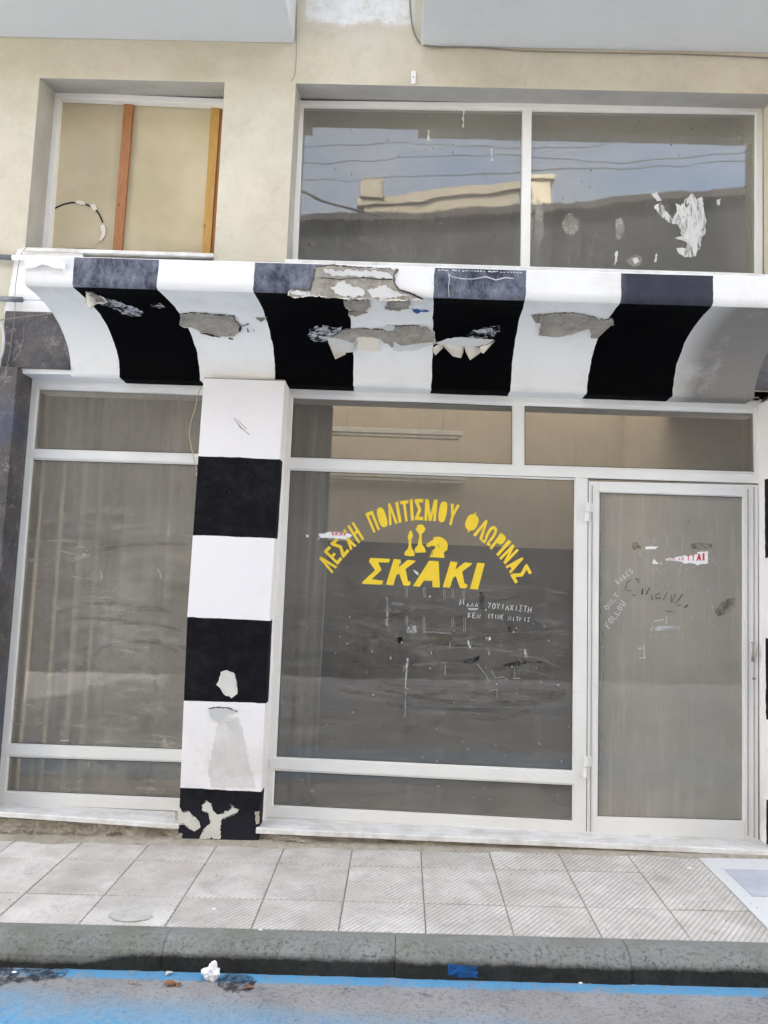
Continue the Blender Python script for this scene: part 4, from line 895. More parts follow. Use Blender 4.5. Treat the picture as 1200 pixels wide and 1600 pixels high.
for (a, b) in ((785.0, 814.5), (1181, 1214.5)):
    hg = MB(); c0 = PY(YF-.014, 918.5 if a < 900 else 916.0, a+1); c1 = PY(YF-.014, 918.0 if a < 900 else 915.5, b)
    mid = c0.lerp(c1, .5)
    hg.tube([c0, mid+Vector((0, 0, .002))], .011, 12); hg.tube([mid-Vector((.004, 0, .002)), c1-Vector((.004, 0, 0))], .0115, 12)
    hg.box((c1.x-.030, YF-.010, c1.z), (c1.x-.002, YF+.004, mid.z-.002)); hg.box((c1.x+.002, YF-.010, mid.z+.002), (c1.x+.030, YF+.0, c0.z))
    hg.build('hinge', M['alu'], D, bevel=.001)
hp = PY(YF-.03, 1176.5, 1017)
m = MB(); c = PY(YF-.006, 1177, 1005); e = PY(YF-.006, 1177, 1032)
m.tube([c+Vector((0, .004, 0)), c+Vector((0, -.016, -.008)), c+Vector((0, -.026, -.03)), e+Vector((0, -.026, .03)), e+Vector((0, -.016, .008)), e+Vector((0, .004, 0))], [.006, .006, .007, .007, .006, .006], 10)
m.box((c.x-.012, YF-.0065, e.z-.008), (c.x+.012, YF-.003, c.z+.008)); m.build('handle', M['metal_l'], D, smooth=True)
k = PY(YF-.004, 1177.5, 1060); m = MB(); m.tube([k, k+Vector((0, -.008, 0))], .009, 14); m.build('keyhole', M['metal'], D)
m = MB(); m.box((k.x-.0015, k.y-.0095, k.z-.006), (k.x+.0015, k.y-.0082, k.z+.004)); m.build('key_slot', M['dark_fill'], D)
m = MB(); ribbon(m, [(1162, 1290), (1158, 1297), (1155, 1304)], 1.2, plane_map(YF-.0045), wob=.5); m.build('scratch', M['spall_dark'], D)
zd = lambda L_: [(930+a*.18333, 830+b*.18333) for a, b in L_]
m = MB()
sheet(m, [zd([(598, 238), (640, 228), (670, 235), (690, 218), (750, 215), (740, 205), (790, 210), (830, 198), (880, 195), (865, 180), (905, 172), (962, 170), (960, 275), (905, 280), (868, 290), (840, 275), (800, 270), (760, 278), (735, 262), (700, 255), (640, 248), (605, 250)])], lm2, .0005, jag=.5, res=1.5)
sheet(m, [zd([(428, 132), (538, 130), (515, 152), (430, 154)])], lm2, .0005); sheet(m, [zd([(502, 232), (512, 248), (545, 280), (488, 278), (488, 260)])], lm2, .0005); sheet(m, [zd([(556, 262), (566, 268), (566, 285), (558, 280)])], lm2, .0005)
m.build('torn_sticker', M['paper'], D, label='torn white sticker with red capital letters')
m = MB()
for ch, q in (('Ι', [(915, 188), (932, 187), (932, 248), (915, 250)]), ('Α', [(868, 194), (905, 190), (905, 250), (862, 252)]), ('Τ', [(822, 200), (850, 197), (848, 252), (825, 252)]), ('Τ', [(780, 206), (808, 204), (806, 250), (782, 250)]), ('Ε', [(738, 225), (760, 222), (760, 246), (738, 246)]), ('Σ', [(710, 228), (728, 226), (728, 246), (710, 246)])):
    sheet(m, [[tuple(bil(zd(q), a, b)) for a, b in P] for P in G[ch]], lm3, .0003)
ribbon(m, zd([(620, 240), (650, 238), (690, 240)]), .8, lm3)
m.build('red_print', M['red'], D, merge=False)
m = MB()
HD = lambda *a: word(D, M['chalk'], 'handwriting', *a); HF = lambda *a: word(D, M['chalk_faint'], 'faint_handwriting', *a)
HD('BABES', (966, 913), (992, 893), 8, 1.1); HD('ONLY', (950, 954), (969, 928), 8, 1.0); HD('FOLLOW', (952, 982), (980, 941), 9, 1.1)
for P in ([(610, 720), (605, 790)], [(500, 768), (585, 752)], [(415, 970), (420, 1078)], [(375, 1080), (432, 1078)], [(365, 1000), (410, 995)], [(380, 985), (385, 1015)]): ribbon(m, zd(P), 1.0, gm)
for i in range(9): ribbon(m, zd([(520+random.uniform(-5, 30), 845-i*4), (610, 838-i*3), (720-random.uniform(0, 40), 835-i*2+random.uniform(-6, 8))]), 1.3, gm)
HD('datinus', (1016, 986), (1066, 983), 8, 1.0)
m.build('scribble', M['chalk'], D, kind='stuff')
m = MB()
HF('@', (994, 916), (1006, 917), 11, 1.0); HF('orino-sollekwadi', (1012, 915), (1126, 926), 9, .8); HF('tonadou', (1046, 968), (1102, 967), 7, .7); HF('kolonitini', (1016, 996), (1078, 998), 8, .8); HF('o', (1003, 995), (1009, 995), 7, .9)
for P in ([(370, 185), (430, 140), (495, 105)], [(376, 195), (435, 152)], [(365, 190), (420, 245)], [(375, 185), (430, 240)], [(485, 60), (505, 110)], [(500, 60), (520, 115)], [(480, 120), (545, 80)], [(610, 40), (608, 130)], [(625, 40), (622, 130)], [(755, 60), (742, 180)], [(742, 60), (733, 190)], [(735, 280), (722, 380)], [(728, 280), (716, 380)], [(480, 305), (505, 365)], [(500, 305), (500, 365)], [(510, 310), (570, 372)], [(605, 305), (600, 372)], [(765, 320), (850, 300)], [(765, 332), (850, 308)], [(990, 230), (1065, 200)], [(1000, 240), (1040, 280)], [(990, 228), (1030, 285)], [(975, 595), (1000, 650), (1018, 750)], [(985, 600), (1010, 650)]): ribbon(m, zd(P), .8, gm, wob=.4)
m.build('tape_mark', M['chalk_faint'], D, kind='stuff')
m = MB()
for P, ww in (([(310, 408), (270, 440), (255, 490), (280, 510), (312, 505)], 1.3), ([(345, 400), (365, 440), (370, 400)], 2.0), ([(405, 490), (400, 540)], 2.2), ([(465, 480), (430, 540), (450, 520)], 1.6), ([(320, 540), (340, 550)], 2.0), ([(480, 545), (490, 580), (475, 585)], 1.3), ([(550, 525), (515, 545), (520, 575), (560, 570)], 1.4), ([(615, 520), (578, 590)], 1.3), ([(650, 545), (645, 610)], 1.2), ([(685, 530), (655, 600), (700, 610)], 1.2), ([(748, 535), (700, 600)], 1.8), ([(695, 632), (735, 628)], 1.4), ([(790, 628), (760, 655)], 2.2), ([(600, 680), (660, 685)], 1.2)): ribbon(m, zd(P), ww, gm, wob=.3)
m.build('dark_marker_writing', M['marker'], D, kind='stuff')
m = MB(); sm2 = plane_map(GY-.0003)
sheet(m, [zd([(815, 105), (900, 98), (1000, 110), (1000, 140), (920, 155), (810, 150)])], sm2, .0002, jag=.8, res=2); sheet(m, [zd([(1020, 680), (1060, 620), (1120, 580), (1200, 565), (1195, 640), (1130, 700), (1040, 730)])], sm2, .0002, jag=.8, res=2); sheet(m, [zd([(310, 100), (350, 90), (395, 140), (360, 145), (325, 165)])], sm2, .0002, jag=.8, res=2)
m.build('brown_smear', M['smudge'], D, kind='stuff')
# --- sills and crumbling base
def sill(pts_back, pts_front, th, name, xs_lab, ext=0):
    m = MB(); (a, b), (c, d) = pts_back, pts_front
    A, Bq = PY(YF+.05, *a), PY(YF+.05, *b); zA, zB = PY(YF, *a).z-.001, PY(YF, *b).z-.001
    C_, D_ = PZ(zA-.004, *c), PZ(zB-.004, *d); y = -.085
    C_ = PY(y, *c); D_ = PY(y, *d); n = 60; vs = []
    for i in range(n+1):
        t = i/n; bx = A.x+(Bq.x-A.x)*t; fx = C_.x+(D_.x-C_.x)*t; zb = zA+(zB-zA)*t; zf = C_.z+(D_.z-C_.z)*t
        e = noise.noise(Vector((fx*9, 3, 0)))*.003; ch = max(0, noise.noise(Vector((fx*17, 9, 0)))-.35)*.02
        vs += [(bx, YF+.06, zb), (fx, y+e+ch+.004, zf), (fx, y+e+ch, zf-.004), (fx, y+e, zf-th), (bx, YF+.06, zf-th)]
    m.add(vs, [(i*5+j, (i+1)*5+j, (i+1)*5+(j+1) % 5, i*5+(j+1) % 5) for i in range(n) for j in range(5)]+[(0, 1, 2, 3, 4), tuple(n*5+j for j in (4, 3, 2, 1, 0))])
    return m.build('sill', M['marble'], B, merge=False, label=xs_lab)
sill([(-40, 1253.5), (292, 1268.5)], [(-40, 1266), (279, 1288)], .026, 'sill', 'white marble sill under the left window')
sill([(412, 1277), (1220, 1314)], [(400, 1294), (1220, 1329.5)], .028, 'sill', 'white marble sill under the large window and door')
def base(px0, px1, yz, zoff):
    m = MB(); x0 = PY(-.05, px0, 1300).x; x1 = PY(-.05, px1, 1320).x; n = int((x1-x0)/.012); r = 12; vs = []
    for i in range(n+1):
        x = x0+(x1-x0)*i/n; zt = zoff(x); zb = walk(x, -.05)-.02
        for j in range(r+1):
            t = j/r; z = zt+(zb-zt)*t
            e = noise.fractal(Vector((x*8, z*20, 1)), .7, 2.2, 6)*.032
            und = .035*max(0, noise.noise(Vector((x*3.1, 0, 7))))*math.exp(-((t-.1)/.25)**2)
            foot = -.03*max(0, t-.75)*4*(.5+noise.noise(Vector((x*5, 0, 2))))
            vs.append((x, -.052+e+und+foot, z))
    m.add(vs, [(i*(r+1)+j, (i+1)*(r+1)+j, (i+1)*(r+1)+j+1, i*(r+1)+j+1) for i in range(n) for j in range(r)])
    return m.build('crumbling_base', M['rubble'], B, merge=False)
def lin(pa, pb, dz):
    a, b = PY(YF, *pa), PY(YF, *pb); return lambda x: a.z+(b.z-a.z)*(x-a.x)/(b.x-a.x)-dz
base(-120, 285, 0, lin((-40, 1253.5), (292, 1268.5), .029)); base(398, 1230, 0, lin((412, 1277), (1220, 1314), .031))

# ================================================================== inside the shop
I = B
m = MB(); m.box((-2.75, .32, .08), (2.45, 4.1, .185)); m.build('shop_floor', M['infloor'], B)
m = MB(); m.box((-2.75, 4.0, .12), (2.45, 4.1, 3.60)); m.build('back_wall', M['inwall'], B)
zD = 1.99
m = MB(); m.box((-1.0, 3.985, .12), (2.395, 3.998, zD)); m.build('dado', M['dado'], B, label='dark painted lower part of the back wall')
m = MB(); m.box((2.388, .33, .12), (2.399, 3.98, .80)); m.build('dado', M['dado'], B)
m = MB(); m.box((2.40, .31, .12), (2.45, 3.999, 3.60)); m.build('side_wall', M['inwall'], B)
m = MB(); m.box((-2.75, .31, .12), (-2.70, 3.999, 3.60)); m.build('side_wall', M['inwall'], B)
FILL = N('milky_fill_sheet'); _t = FILL.t.nodes.new('ShaderNodeBsdfTranslucent'); _t.inputs[0].default_value = (.37, .345, .31, 1); FILL.done(_t.outputs[0])
m = MB(); m.box((-2.75, 1.31, 3.601), (2.45, 4.1, 3.605)); m.build('fill_light_sheet', FILL.mat, B)  # unseen translucent sheet added to brighten the shop interior
m = MB(); m.box((-2.69, .31, 3.20), (2.39, 2.6, 3.30)); m.build('ceiling', M['inwall'], B)
# curtain hung behind the left window, its edge showing in the large window
ct = MB(); n = 420; vs = []
xa, xb = -2.55, PY(.45, 513, 850).x
for i in range(n+1):
    x = xa+(xb-xa)*i/n
    u = (x+2.3)
    lf = max(0, min(1, (-1.80-x)/.2))+max(0, min(1, (x+1.0)/.12))+.35*max(0, 1-abs(x+1.52)/.09); amp = .0+.036*lf
    y = .42+amp*math.sin(x*58+2.2*math.sin(x*7))+.008*lf*math.sin(x*131)
    for z in (.14, 1.0, 1.9, 2.78): vs.append((x+.004*math.sin(z*3+x*20), y+.006*math.sin(z*2.3+x*9), z))
ct.add(vs, [(i*4+j, (i+1)*4+j, (i+1)*4+j+1, i*4+j+1) for i in range(n) for j in range(3)])
co = ct.build('curtain', M['curtain'], None, smooth=True, merge=False, label='beige pleated curtain hanging inside behind the left shop window', cat='curtain')
sl = co.modifiers.new('solid', 'SOLIDIFY'); sl.thickness = .002
def tube_lamp(p, q, lab, r=.02):
    t = thing('fluorescent_lamp', p, lab, 'lamp', 'unlit fluorescent lamps inside the shop')
    a, b = Vector(p), Vector(q); d = (b-a).normalized()
    m = MB(); m.box((a.x, a.y-.03, a.z), (b.x, a.y+.03, a.z+.05)); m.build('housing', M['lampwhite'], t, bevel=.004)
    m = MB(); m.tube([a+Vector((.03, 0, -.025)), b+Vector((-.03, 0, -.025))], r, 12); m.build('tube', M['lampwhite'], t, smooth=True)
    m = MB()
    for x in (a.x+.2, b.x-.2):
        m = MB()
        if a.y > 3.6: m.box((x-.02, a.y+.031, a.z+.01), (x+.02, 3.999, a.z+.03))
        else: m.tube([(x, a.y, a.z+.051), (x, a.y, 3.60)], .0025, 6)
        m.build('hanger', M['conduit'], t)
a = PY(3.9, 512, 742); b = PY(3.9, 728, 752); tube_lamp((a.x, 3.9, (a.z+b.z)/2), (b.x, 3.9, (a.z+b.z)/2), 'unlit white tube lamp near the back wall, the lower of two behind the large window')
a = PY(3.4, 512, 674); b = PY(3.4, 722, 682); tube_lamp((a.x, 3.4, (a.z+b.z)/2), (b.x, 3.4, (a.z+b.z)/2), 'unlit white tube lamp seen through the transom, the upper of two behind the large window')

# ================================================================== ground
def ground_sheet(x0, x1, y0, y1, f, nx, ny):
    m = MB(); m.add([(x0+(x1-x0)*i/nx, y0+(y1-y0)*j/ny, f(x0+(x1-x0)*i/nx, y0+(y1-y0)*j/ny)) for i in range(nx+1) for j in range(ny+1)],
                    [(i*(ny+1)+j, (i+1)*(ny+1)+j, (i+1)*(ny+1)+j+1, i*(ny+1)+j+1) for i in range(nx) for j in range(ny)]); return m
YK = -1.02
m = ground_sheet(-60, 60, -1.16, -60, road_z, 60, 30); m.build('road', M['road'], None, merge=False, kind='structure')
m = ground_sheet(-60, 60, 60, YK-.02, lambda x, y: walk(x, min(y, 0))-.006-.02*(y > .3), 60, 60); m.build('pavement_bed', M['joint'], None, merge=False, kind='structure')
pv = MB()
jx = [-1.78, -1.399, -1.001, -.588, -.197, .19, .597, 1.015, 1.417, 1.825]
# joints re-measured on the real slope
jp = [(107, 1335), (217, 1337), (331, 1340), (447, 1342), (555, 1352), (664, 1355), (777, 1355), (892, 1357), (1002, 1360), (1115, 1365)]
js = [on_f(walk, *p).x for p in jp]; st = (js[-1]-js[0])/9; x00 = js[0]
ry = [on_f(walk, 550, y).y for y in (1352, 1408)]; print('JOINTS', [round(v, 3) for v in js], st, ry, on_f(walk, 550, 1455), on_f(walk, 20, 1437), on_f(walk, 1190, 1476))
sty = .40
rows = [(.0, ry[0])]; yy = ry[0]
rows = [(ry[0]+.0, .02), (ry[1], ry[0]), (YK, ry[1])]
XE = on_f(walk, 1113, 1357)
for i in range(-14, 10):
    for r, (ya, yb) in enumerate(rows):
        a = x00+st*i; b = a+st; g = .0028
        if i >= 9: continue
        dz = random.uniform(-.0012, .0012); tx = random.uniform(-.002, .002); pv.mi = random.randrange(3)
        def zt(x, y): return walk(x, y)+dz+tx*(x-a)
        gy = .0052; A = [(a+g, ya+gy), (b-g, ya+gy), (b-g, yb-gy), (a+g, yb-gy)]
        e = .003; In = [(a+g+e, ya+gy+e), (b-g-e, ya+gy+e), (b-g-e, yb-gy-e), (a+g+e, yb-gy-e)]
        vs = [(x, y, zt(x, y)) for x, y in In]+[(x, y, zt(x, y)-.003) for x, y in A]+[(x, y, zt(x, y)-.012) for x, y in A]
        pv.add(vs, [(0, 1, 2, 3)]+[(k, (k+1) % 4, 4+(k+1) % 4, 4+k) for k in range(4)]+[(4+k, 4+(k+1) % 4, 8+(k+1) % 4, 8+k) for k in range(4)])
xw = x00+st*9
for i in range(12):
    for r, (ya, yb) in enumerate([(YK, -.62), (-.62, -.22), (-.22, .02)]):
        a = xw+.62+st*i; b = a+st; g = .0028; pv.mi = i % 3
        pv.add([(a+g, ya+g, walk(a, ya)), (b-g, ya+g, walk(b, ya)), (b-g, yb-g, walk(b, yb)), (a+g, yb-g, walk(a, yb))], [(0, 1, 2, 3)])
pv.build('pavement', M['tiles'], None, merge=False, kind='structure')
# cement fillet against the wall base and a round cement repair near the kerb
m = MB(); n = 160; vs = []
for i in range(n+1):
    x = -3.4+6.4*i/n; w1 = .05+.035*noise.noise(Vector((x*4, 0, 5)))
    y1 = -.05-w1-.02; vs += [(x, -.03, walk(x, -.03)+.022), (x, y1+.02, walk(x, y1)+.007), (x, y1, walk(x, y1)-.0005)]
m.add(vs, [(i*3+j, (i+1)*3+j, (i+1)*3+j+1, i*3+j+1) for i in range(n) for j in range(2)]); m.build('cement_fillet', M['rubble'], None, smooth=True, merge=False, kind='structure')
m = MB(); ff = lambda a, b, h: on_f(lambda x, y: walk(x, y)+h, a, b)
sheet(m, [[(168, 1431), (175, 1424), (192, 1419), (212, 1417), (232, 1420), (236, 1428), (232, 1436), (205, 1440), (180, 1438)]], ff, .005, jag=.6, res=4); m.build('cement_patch', M['patch'], None, kind='structure')
# painted slab at the right
Pw = [(xw+.002, -.05), (xw+.61, -.05), (xw+.61, YK+.0), (xw+.002, YK+.0)]
m = MB(); x0_, x1_ = xw+.002, xw+.612
m.add([(x, y, walk(x, y)+.001) for x, y in ((x0_, -.06), (x1_, -.06), (x1_, YK+.003), (x0_, YK+.003))]+[(x, y, walk(x, y)-.01) for x, y in ((x0_, -.06), (x1_, -.06), (x1_, YK+.003), (x0_, YK+.003))], [(0, 1, 2, 3)]+[(k, (k+1) % 4, 4+(k+1) % 4, 4+k) for k in range(4)])
sl_ = m.build('painted_slab', M['whitepaint'], None, label='white edged slab with pale blue centre set in the pavement at the right', cat='slab')
c1 = on_f(walk, 1125, 1359); c2 = on_f(walk, 1168, 1401)
m = MB(); xa_ = x0_+.075; m.add([(x, y, walk(x, y)+.005) for x, y in ((xa_, c1.y+.0), (x1_-.06, c1.y), (x1_-.06, c2.y), (xa_, c2.y))]+[(x, y, walk(x, y)+.0015) for x, y in ((xa_, c1.y), (x1_-.06, c1.y), (x1_-.06, c2.y), (xa_, c2.y))], [(0, 1, 2, 3)]+[(k, (k+1) % 4, 4+(k+1) % 4, 4+k) for k in range(4)])
m.build('slab_centre', M['plate'], sl_)
# kerb stones with rounded tops
prof = [(YK, 0), (YK-.05, -.001), (YK-.085, -.006), (YK-.112, -.018), (YK-.130, -.036), (YK-.140, -.060), (YK-.145, -.14), (YK-.145, -.26)]
kj = [on_f(walk, 270, 1448).x, on_f(walk, 618, 1462).x]; kl = kj[1]-kj[0]
m = MB()
for s_ in range(-7, 9):
    a, b = kj[0]+kl*s_+.0012, kj[0]+kl*(s_+1)-.0012; n = 46; r = len(prof); vs = []; dz = random.uniform(-.004, .004); dy = random.uniform(-.005, .005)
    for i in range(n+1):
        x = a+(b-a)*i/n; ed = .6*max(0, 1-min(x-a, b-x)/.012)
        for y, z in prof:
            e = noise.fractal(Vector((x*14, y*14, z*14)), .7, 2, 4)*.004*(z < -.0005)+ed*ed*.010*(z < -.0005)
            vs.append((x, y+e+dy*(z < -.0005), walk(x, YK)+z+dz*(z < 0)-ed*ed*.004))
    m.add(vs, [(i*r+j, (i+1)*r+j, (i+1)*r+j+1, i*r+j+1) for i in range(n) for j in range(r-1)]+[tuple(range(r)), tuple(n*r+j for j in range(r))])
m.build('kerb', M['kerb'], None, smooth=False, merge=False, kind='structure')
m = MB(); yk = YK-.151
for P in ([(699, 1506), (745, 1510), (748, 1528), (700, 1526)],):
    m2 = sheet(m, [P], lambda a, b, h: PY(yk-h-.002, a, b), .001, jag=.8, res=3)
m.build('spray_mark', M['kerb_blue'], None, label='blue sprayed square on the dark kerb face', cat='paint mark')

# ================================================================== small things on the street
def rz(px, py, h=0): return on_f(lambda x, y: road_z(x, y)+h, px, py)
m = MB(); sheet(m, [[(342, 1528), (360, 1520), (385, 1522), (402, 1532), (396, 1545), (372, 1552), (350, 1548), (340, 1540)]], lambda a, b, h: rz(a, b, .002), 0, grid=8, jag=2, res=4)
m.build('oil_stain', M['oil'], None, kind='structure')
m = MB(); sheet(m, [[(-40, 1508), (60, 1508), (110, 1516), (95, 1528), (40, 1535), (-40, 1545)]], lambda a, b, h: rz(a, b, .002), 0, grid=10, jag=2, res=5)
m.build('gutter_dirt', M['oil'], None, kind='structure')
c = rz(330, 1530); bm = bmesh.new(); bmesh.ops.create_icosphere(bm, subdivisions=4, radius=.055)
for v in bm.verts:
    d = v.co.normalized(); r = .85+.35*noise.noise(d*1.6+Vector((4, 1, 2)))-.30*abs(noise.noise(d*3.4))-.14*abs(noise.noise(d*8))+.35*max(0, d.z-.75)*2
    v.co = Vector((d.x*.046*r, d.y*.036*r, max(-.004, .024+d.z*.040*r*(1.1 if abs(d.x) < .4 else .8))))
me = bpy.data.meshes.new('crumpled_tissue'); bm.to_mesh(me); bm.free(); me.materials.append(M['paper'])
o = bpy.data.objects.new('crumpled_tissue', me); o.location = (c.x, c.y, c.z); link(o, None, 'crumpled white tissue lying on the blue line by the kerb', 'litter')
def leaf(px, py, s, ang, lab, mat=None, f=rz, nm='dry_leaf', cat='leaf', group='dry leaves on the road'):
    p = f(px, py); m = MB(); n = 7; vs = []
    for i in range(n):
        t = i/(n-1); ww = math.sin(math.pi*min(1, t*.9+.05))*.35
        for k in (-1, 0, 1):
            x, y = (t-.5)*s, k*ww*s; z = .004+abs(k)*.18*s*(.5+.5*t)+.1*s*math.sin(t*5)
            vs.append((p.x+x*math.cos(ang)-y*math.sin(ang), p.y+x*math.sin(ang)+y*math.cos(ang), p.z+max(.001, z)))
    m.add(vs, [(i*3+k, (i+1)*3+k, (i+1)*3+k+1, i*3+k+1) for i in range(n-1) for k in range(2)])
    o = m.build(nm, mat or M['leaf'], None, label=lab, cat=cat, group=group); s_ = o.modifiers.new('solid', 'SOLIDIFY'); s_.thickness = .001
leaf(266, 1540, .05, .3, 'brown curled leaf on the asphalt left of the white tissue, the largest leaf')
leaf(279, 1541, .03, 1.3, 'small brown leaf touching the right side of the largest leaf')
leaf(209, 1538, .024, 2.3, 'small dark leaf alone on the grey asphalt left of the largest leaf', M['spall_dark'])
leaf(264, 1523, .034, 1.0, 'pale brown leaf on the blue line just below the kerb joint', M['flake'])
leaf(4, 1504, .05, .5, 'pale leaf in the gutter at the left edge beside dry grass', M['cord'])
leaf(390, 1545, .03, .2, 'rust brown leaf fragment on the dark stain right of the tissue')
m = MB()
for i in range(46):
    p = rz(random.uniform(-12, 36), random.uniform(1500, 1510)); a = random.uniform(-.5, 1.2); l = random.uniform(.03, .10)
    m.tube([p+Vector((0, 0, .002)), p+Vector((l*.5*math.cos(a), l*.3*math.sin(a), .012+random.random()*.02)), p+Vector((l*math.cos(a), l*.5*math.sin(a), .01+random.random()*.03))], [.0012, .001, .0005], 4)
m.build('grass_tuft', M['straw'], None, label='tuft of dry grass in the gutter at the left edge', cat='grass')
gmat = M['ggreen']
for px, py, n, lab in ((270, 1502, 16, 'tiny green weed at the bottom of the left kerb joint'), (619, 1519, 14, 'tiny green weed at the bottom of the middle kerb joint')):
    p = rz(px, py); m = MB()
    for i in range(n):
        a = random.uniform(0, 6.28); l = random.uniform(.008, .022); b0 = p+Vector((random.uniform(-.012, .012), random.uniform(-.004, .01), 0))
        m.tube([b0, b0+Vector((l*.5*math.cos(a), l*.4*math.sin(a), l*.8)), b0+Vector((l*math.cos(a), l*.8*math.sin(a), l*.9))], [.0015, .0012, .0004], 4)
    m.build('weed', gmat, None, label=lab, cat='weed', group='weeds in the kerb joints')
def crumb(px, py, s, f, lab, mat):
    p = f(px, py); m = MB(); vs = []; bm = bmesh.new(); bmesh.ops.create_icosphere(bm, subdivisions=2, radius=1)
    for v in bm.verts: v.co = Vector((v.co.x*s*(1+.4*noise.noise(v.co*2+Vector((px, py, 0)))), v.co.y*s*.7, max(-.2*s, v.co.z*s*.45)))
    me = bpy.data.meshes.new('litter_scrap'); bm.to_mesh(me); bm.free(); me.materials.append(mat); o = bpy.data.objects.new('litter_scrap', me); o.location = (p.x, p.y, p.z+s*.15)
    link(o, None, lab, 'litter', 'white scraps on the ground')
wk = lambda a, b: on_f(walk, a, b)
crumb(335, 1421, .010, wk, 'white scrap on the third pavement tile, near the kerb left of the middle', M['paper'])
crumb(1077, 1357, .013, wk, 'white scrap on the pavement below the door, right of the others', M['paper'])
crumb(407, 1453, .008, lambda a, b: wk(a, b)+Vector((0, 0, -.001)), 'white scrap on top of the kerb near the middle', M['paper'])
crumb(907, 1536, .011, rz, 'white scrap on the blue line below the door', M['paper'])
crumb(22, 1520, .011, rz, 'white scrap in the gutter at the far left', M['paper'])
m = MB()
for i in range(420):
    if random.random() < .5: x, y, f = random.uniform(-60, 1260), random.uniform(1335, 1470), wk
    else: x, y, f = random.uniform(-60, 1260), random.uniform(1515, 1640), rz
    p = f(x, y)
    if f is wk and p.y < YK: continue
    r = random.uniform(.0015, .005)
    vs = [(p.x+r*random.uniform(.6, 1.4)*math.cos(k*1.257), p.y+r*random.uniform(.6, 1.4)*math.sin(k*1.257), p.z+.0015) for k in range(5)]
    m.add(vs+[(p.x, p.y, p.z+.0015+r*.6)], [(k, (k+1) % 5, 5) for k in range(5)])
m.build('grit', M['spall_dark'], None, kind='stuff', label='fine dark grit scattered over pavement and road', cat='grit')

# ================================================================== cables and pipes on the wall
def cable(name, pts, r, mat, lab, cat='cable', group=None, parent=None):
    # smooth the polyline
    P = [Vector(p) for p in pts]
    for _ in range(2):
        Q = [P[0]]
        for a, b in zip(P, P[1:]): Q += [a.lerp(b, .25), a.lerp(b, .75)]
        P = Q+[P[-1]]
    m = MB(); m.tube(P, r, 8); return m.build(name, mat, parent, smooth=True, label=lab, cat=cat, group=group)
Yw = lambda y, L_: [PY(y, *p) for p in L_]
cable('cable', Yw(-.010, [(640, -20), (641, 20), (646, 50), (657, 70)])+[PY(-.012, 680, 74.5), PY(-.012, 745, 74), PY(-.012, 800, 79), PY(-.012, 900, 82), PY(-.012, 1000, 83.5), PY(-.012, 1100, 85.5), PY(-.012, 1230, 92)], .0045, M['wire'], 'brown cable running down and along under the right balcony')
cable('cable', Yw(-.010, [(463, -20), (463, 60), (463, 90), (461, 118), (455, 127)]), .0022, M['wire'], 'thin dark cable down the wall between the balconies')
m = MB(); p = PY(-.001, 646, 121); m.box((p.x-.014, -.006, p.z-.042), (p.x+.014, .0, p.z+.04)); br = m.build('wall_bracket', M['white'], None, bevel=.002, label='small white plate screwed to the wall above the wide window', cat='bracket')
m = MB(); m.tube([(p.x, -.005, p.z), (p.x, -.011, p.z)], .005, 10); m.build('screw', M['metal'], br)
p0, p1 = PY(-.03, -60, 398), PY(-.03, 20, 402.5)
m = MB(); m.tube([p0, p1], .016, 14); pp = m.build('pipe', M['conduit'], None, smooth=True, label='grey pipe painted white at its end, above the striped canopy at the left edge', cat='pipe')
m = MB(); m.tube([p1, PY(-.03, 62, 404.5)], .0168, 14); m.build('painted_end', M['white'], pp, smooth=True)
p0, p1 = PY(-.035, 1, 467), PY(-.035, 35, 468.2)
m = MB(); m.tube([p0, p1], .0165, 14); pp = m.build('wall_rod', M['conduit_l'], None, smooth=True, label='thin pale rod with a thick grey sleeve left of the canopy', cat='rod')
pp.data.materials.clear(); pp.data.materials.append(M['conduit'])
m = MB(); m.tube([p1, PY(-.035, 110, 471)], .005, 10); m.build('rod', M['conduit_l'], pp, smooth=True)
cable('cable', Yw(-.034, [(41, 386), (33, 395), (28, 420), (23, 455), (24, 480), (21, 510), (17, 532), (15, 555), (10, 573)]), .0022, M['wire'], 'thin grey cable hanging down over the white patch and the dark stone')
cable('cable', Yw(-.045, [(-30, 506), (0, 500), (30, 496), (84, 489)]), .0032, M['wire'], 'thin cable slanting across the top of the dark stone slab')
cable('conduit', Yw(-.045, [(-20, 500), (-4, 501), (3, 508), (6, 522), (6, 545), (0, 562), (-8, 580)]), .0075, M['conduit_l'], 'pale bent conduit beside the dark stone slab at the left edge', 'conduit')
cable('hanging_wire', Yw(.09, [(314, 605), (308, 620), (306, 635), (299, 655), (295, 675), (298, 695), (303, 715), (307, 735)]), .0028, M['cord'], 'pale loose wire hanging in front of the left window beside the pillar', 'wire')
m = MB(); p = PY(.08, 307, 741); m.tube([p+Vector((0, 0, .012)), p, p-Vector((0, 0, .01))], [.002, .006, .003], 8)
m.build('wire_tip', M['cord'], bpy.data.objects['hanging_wire'])

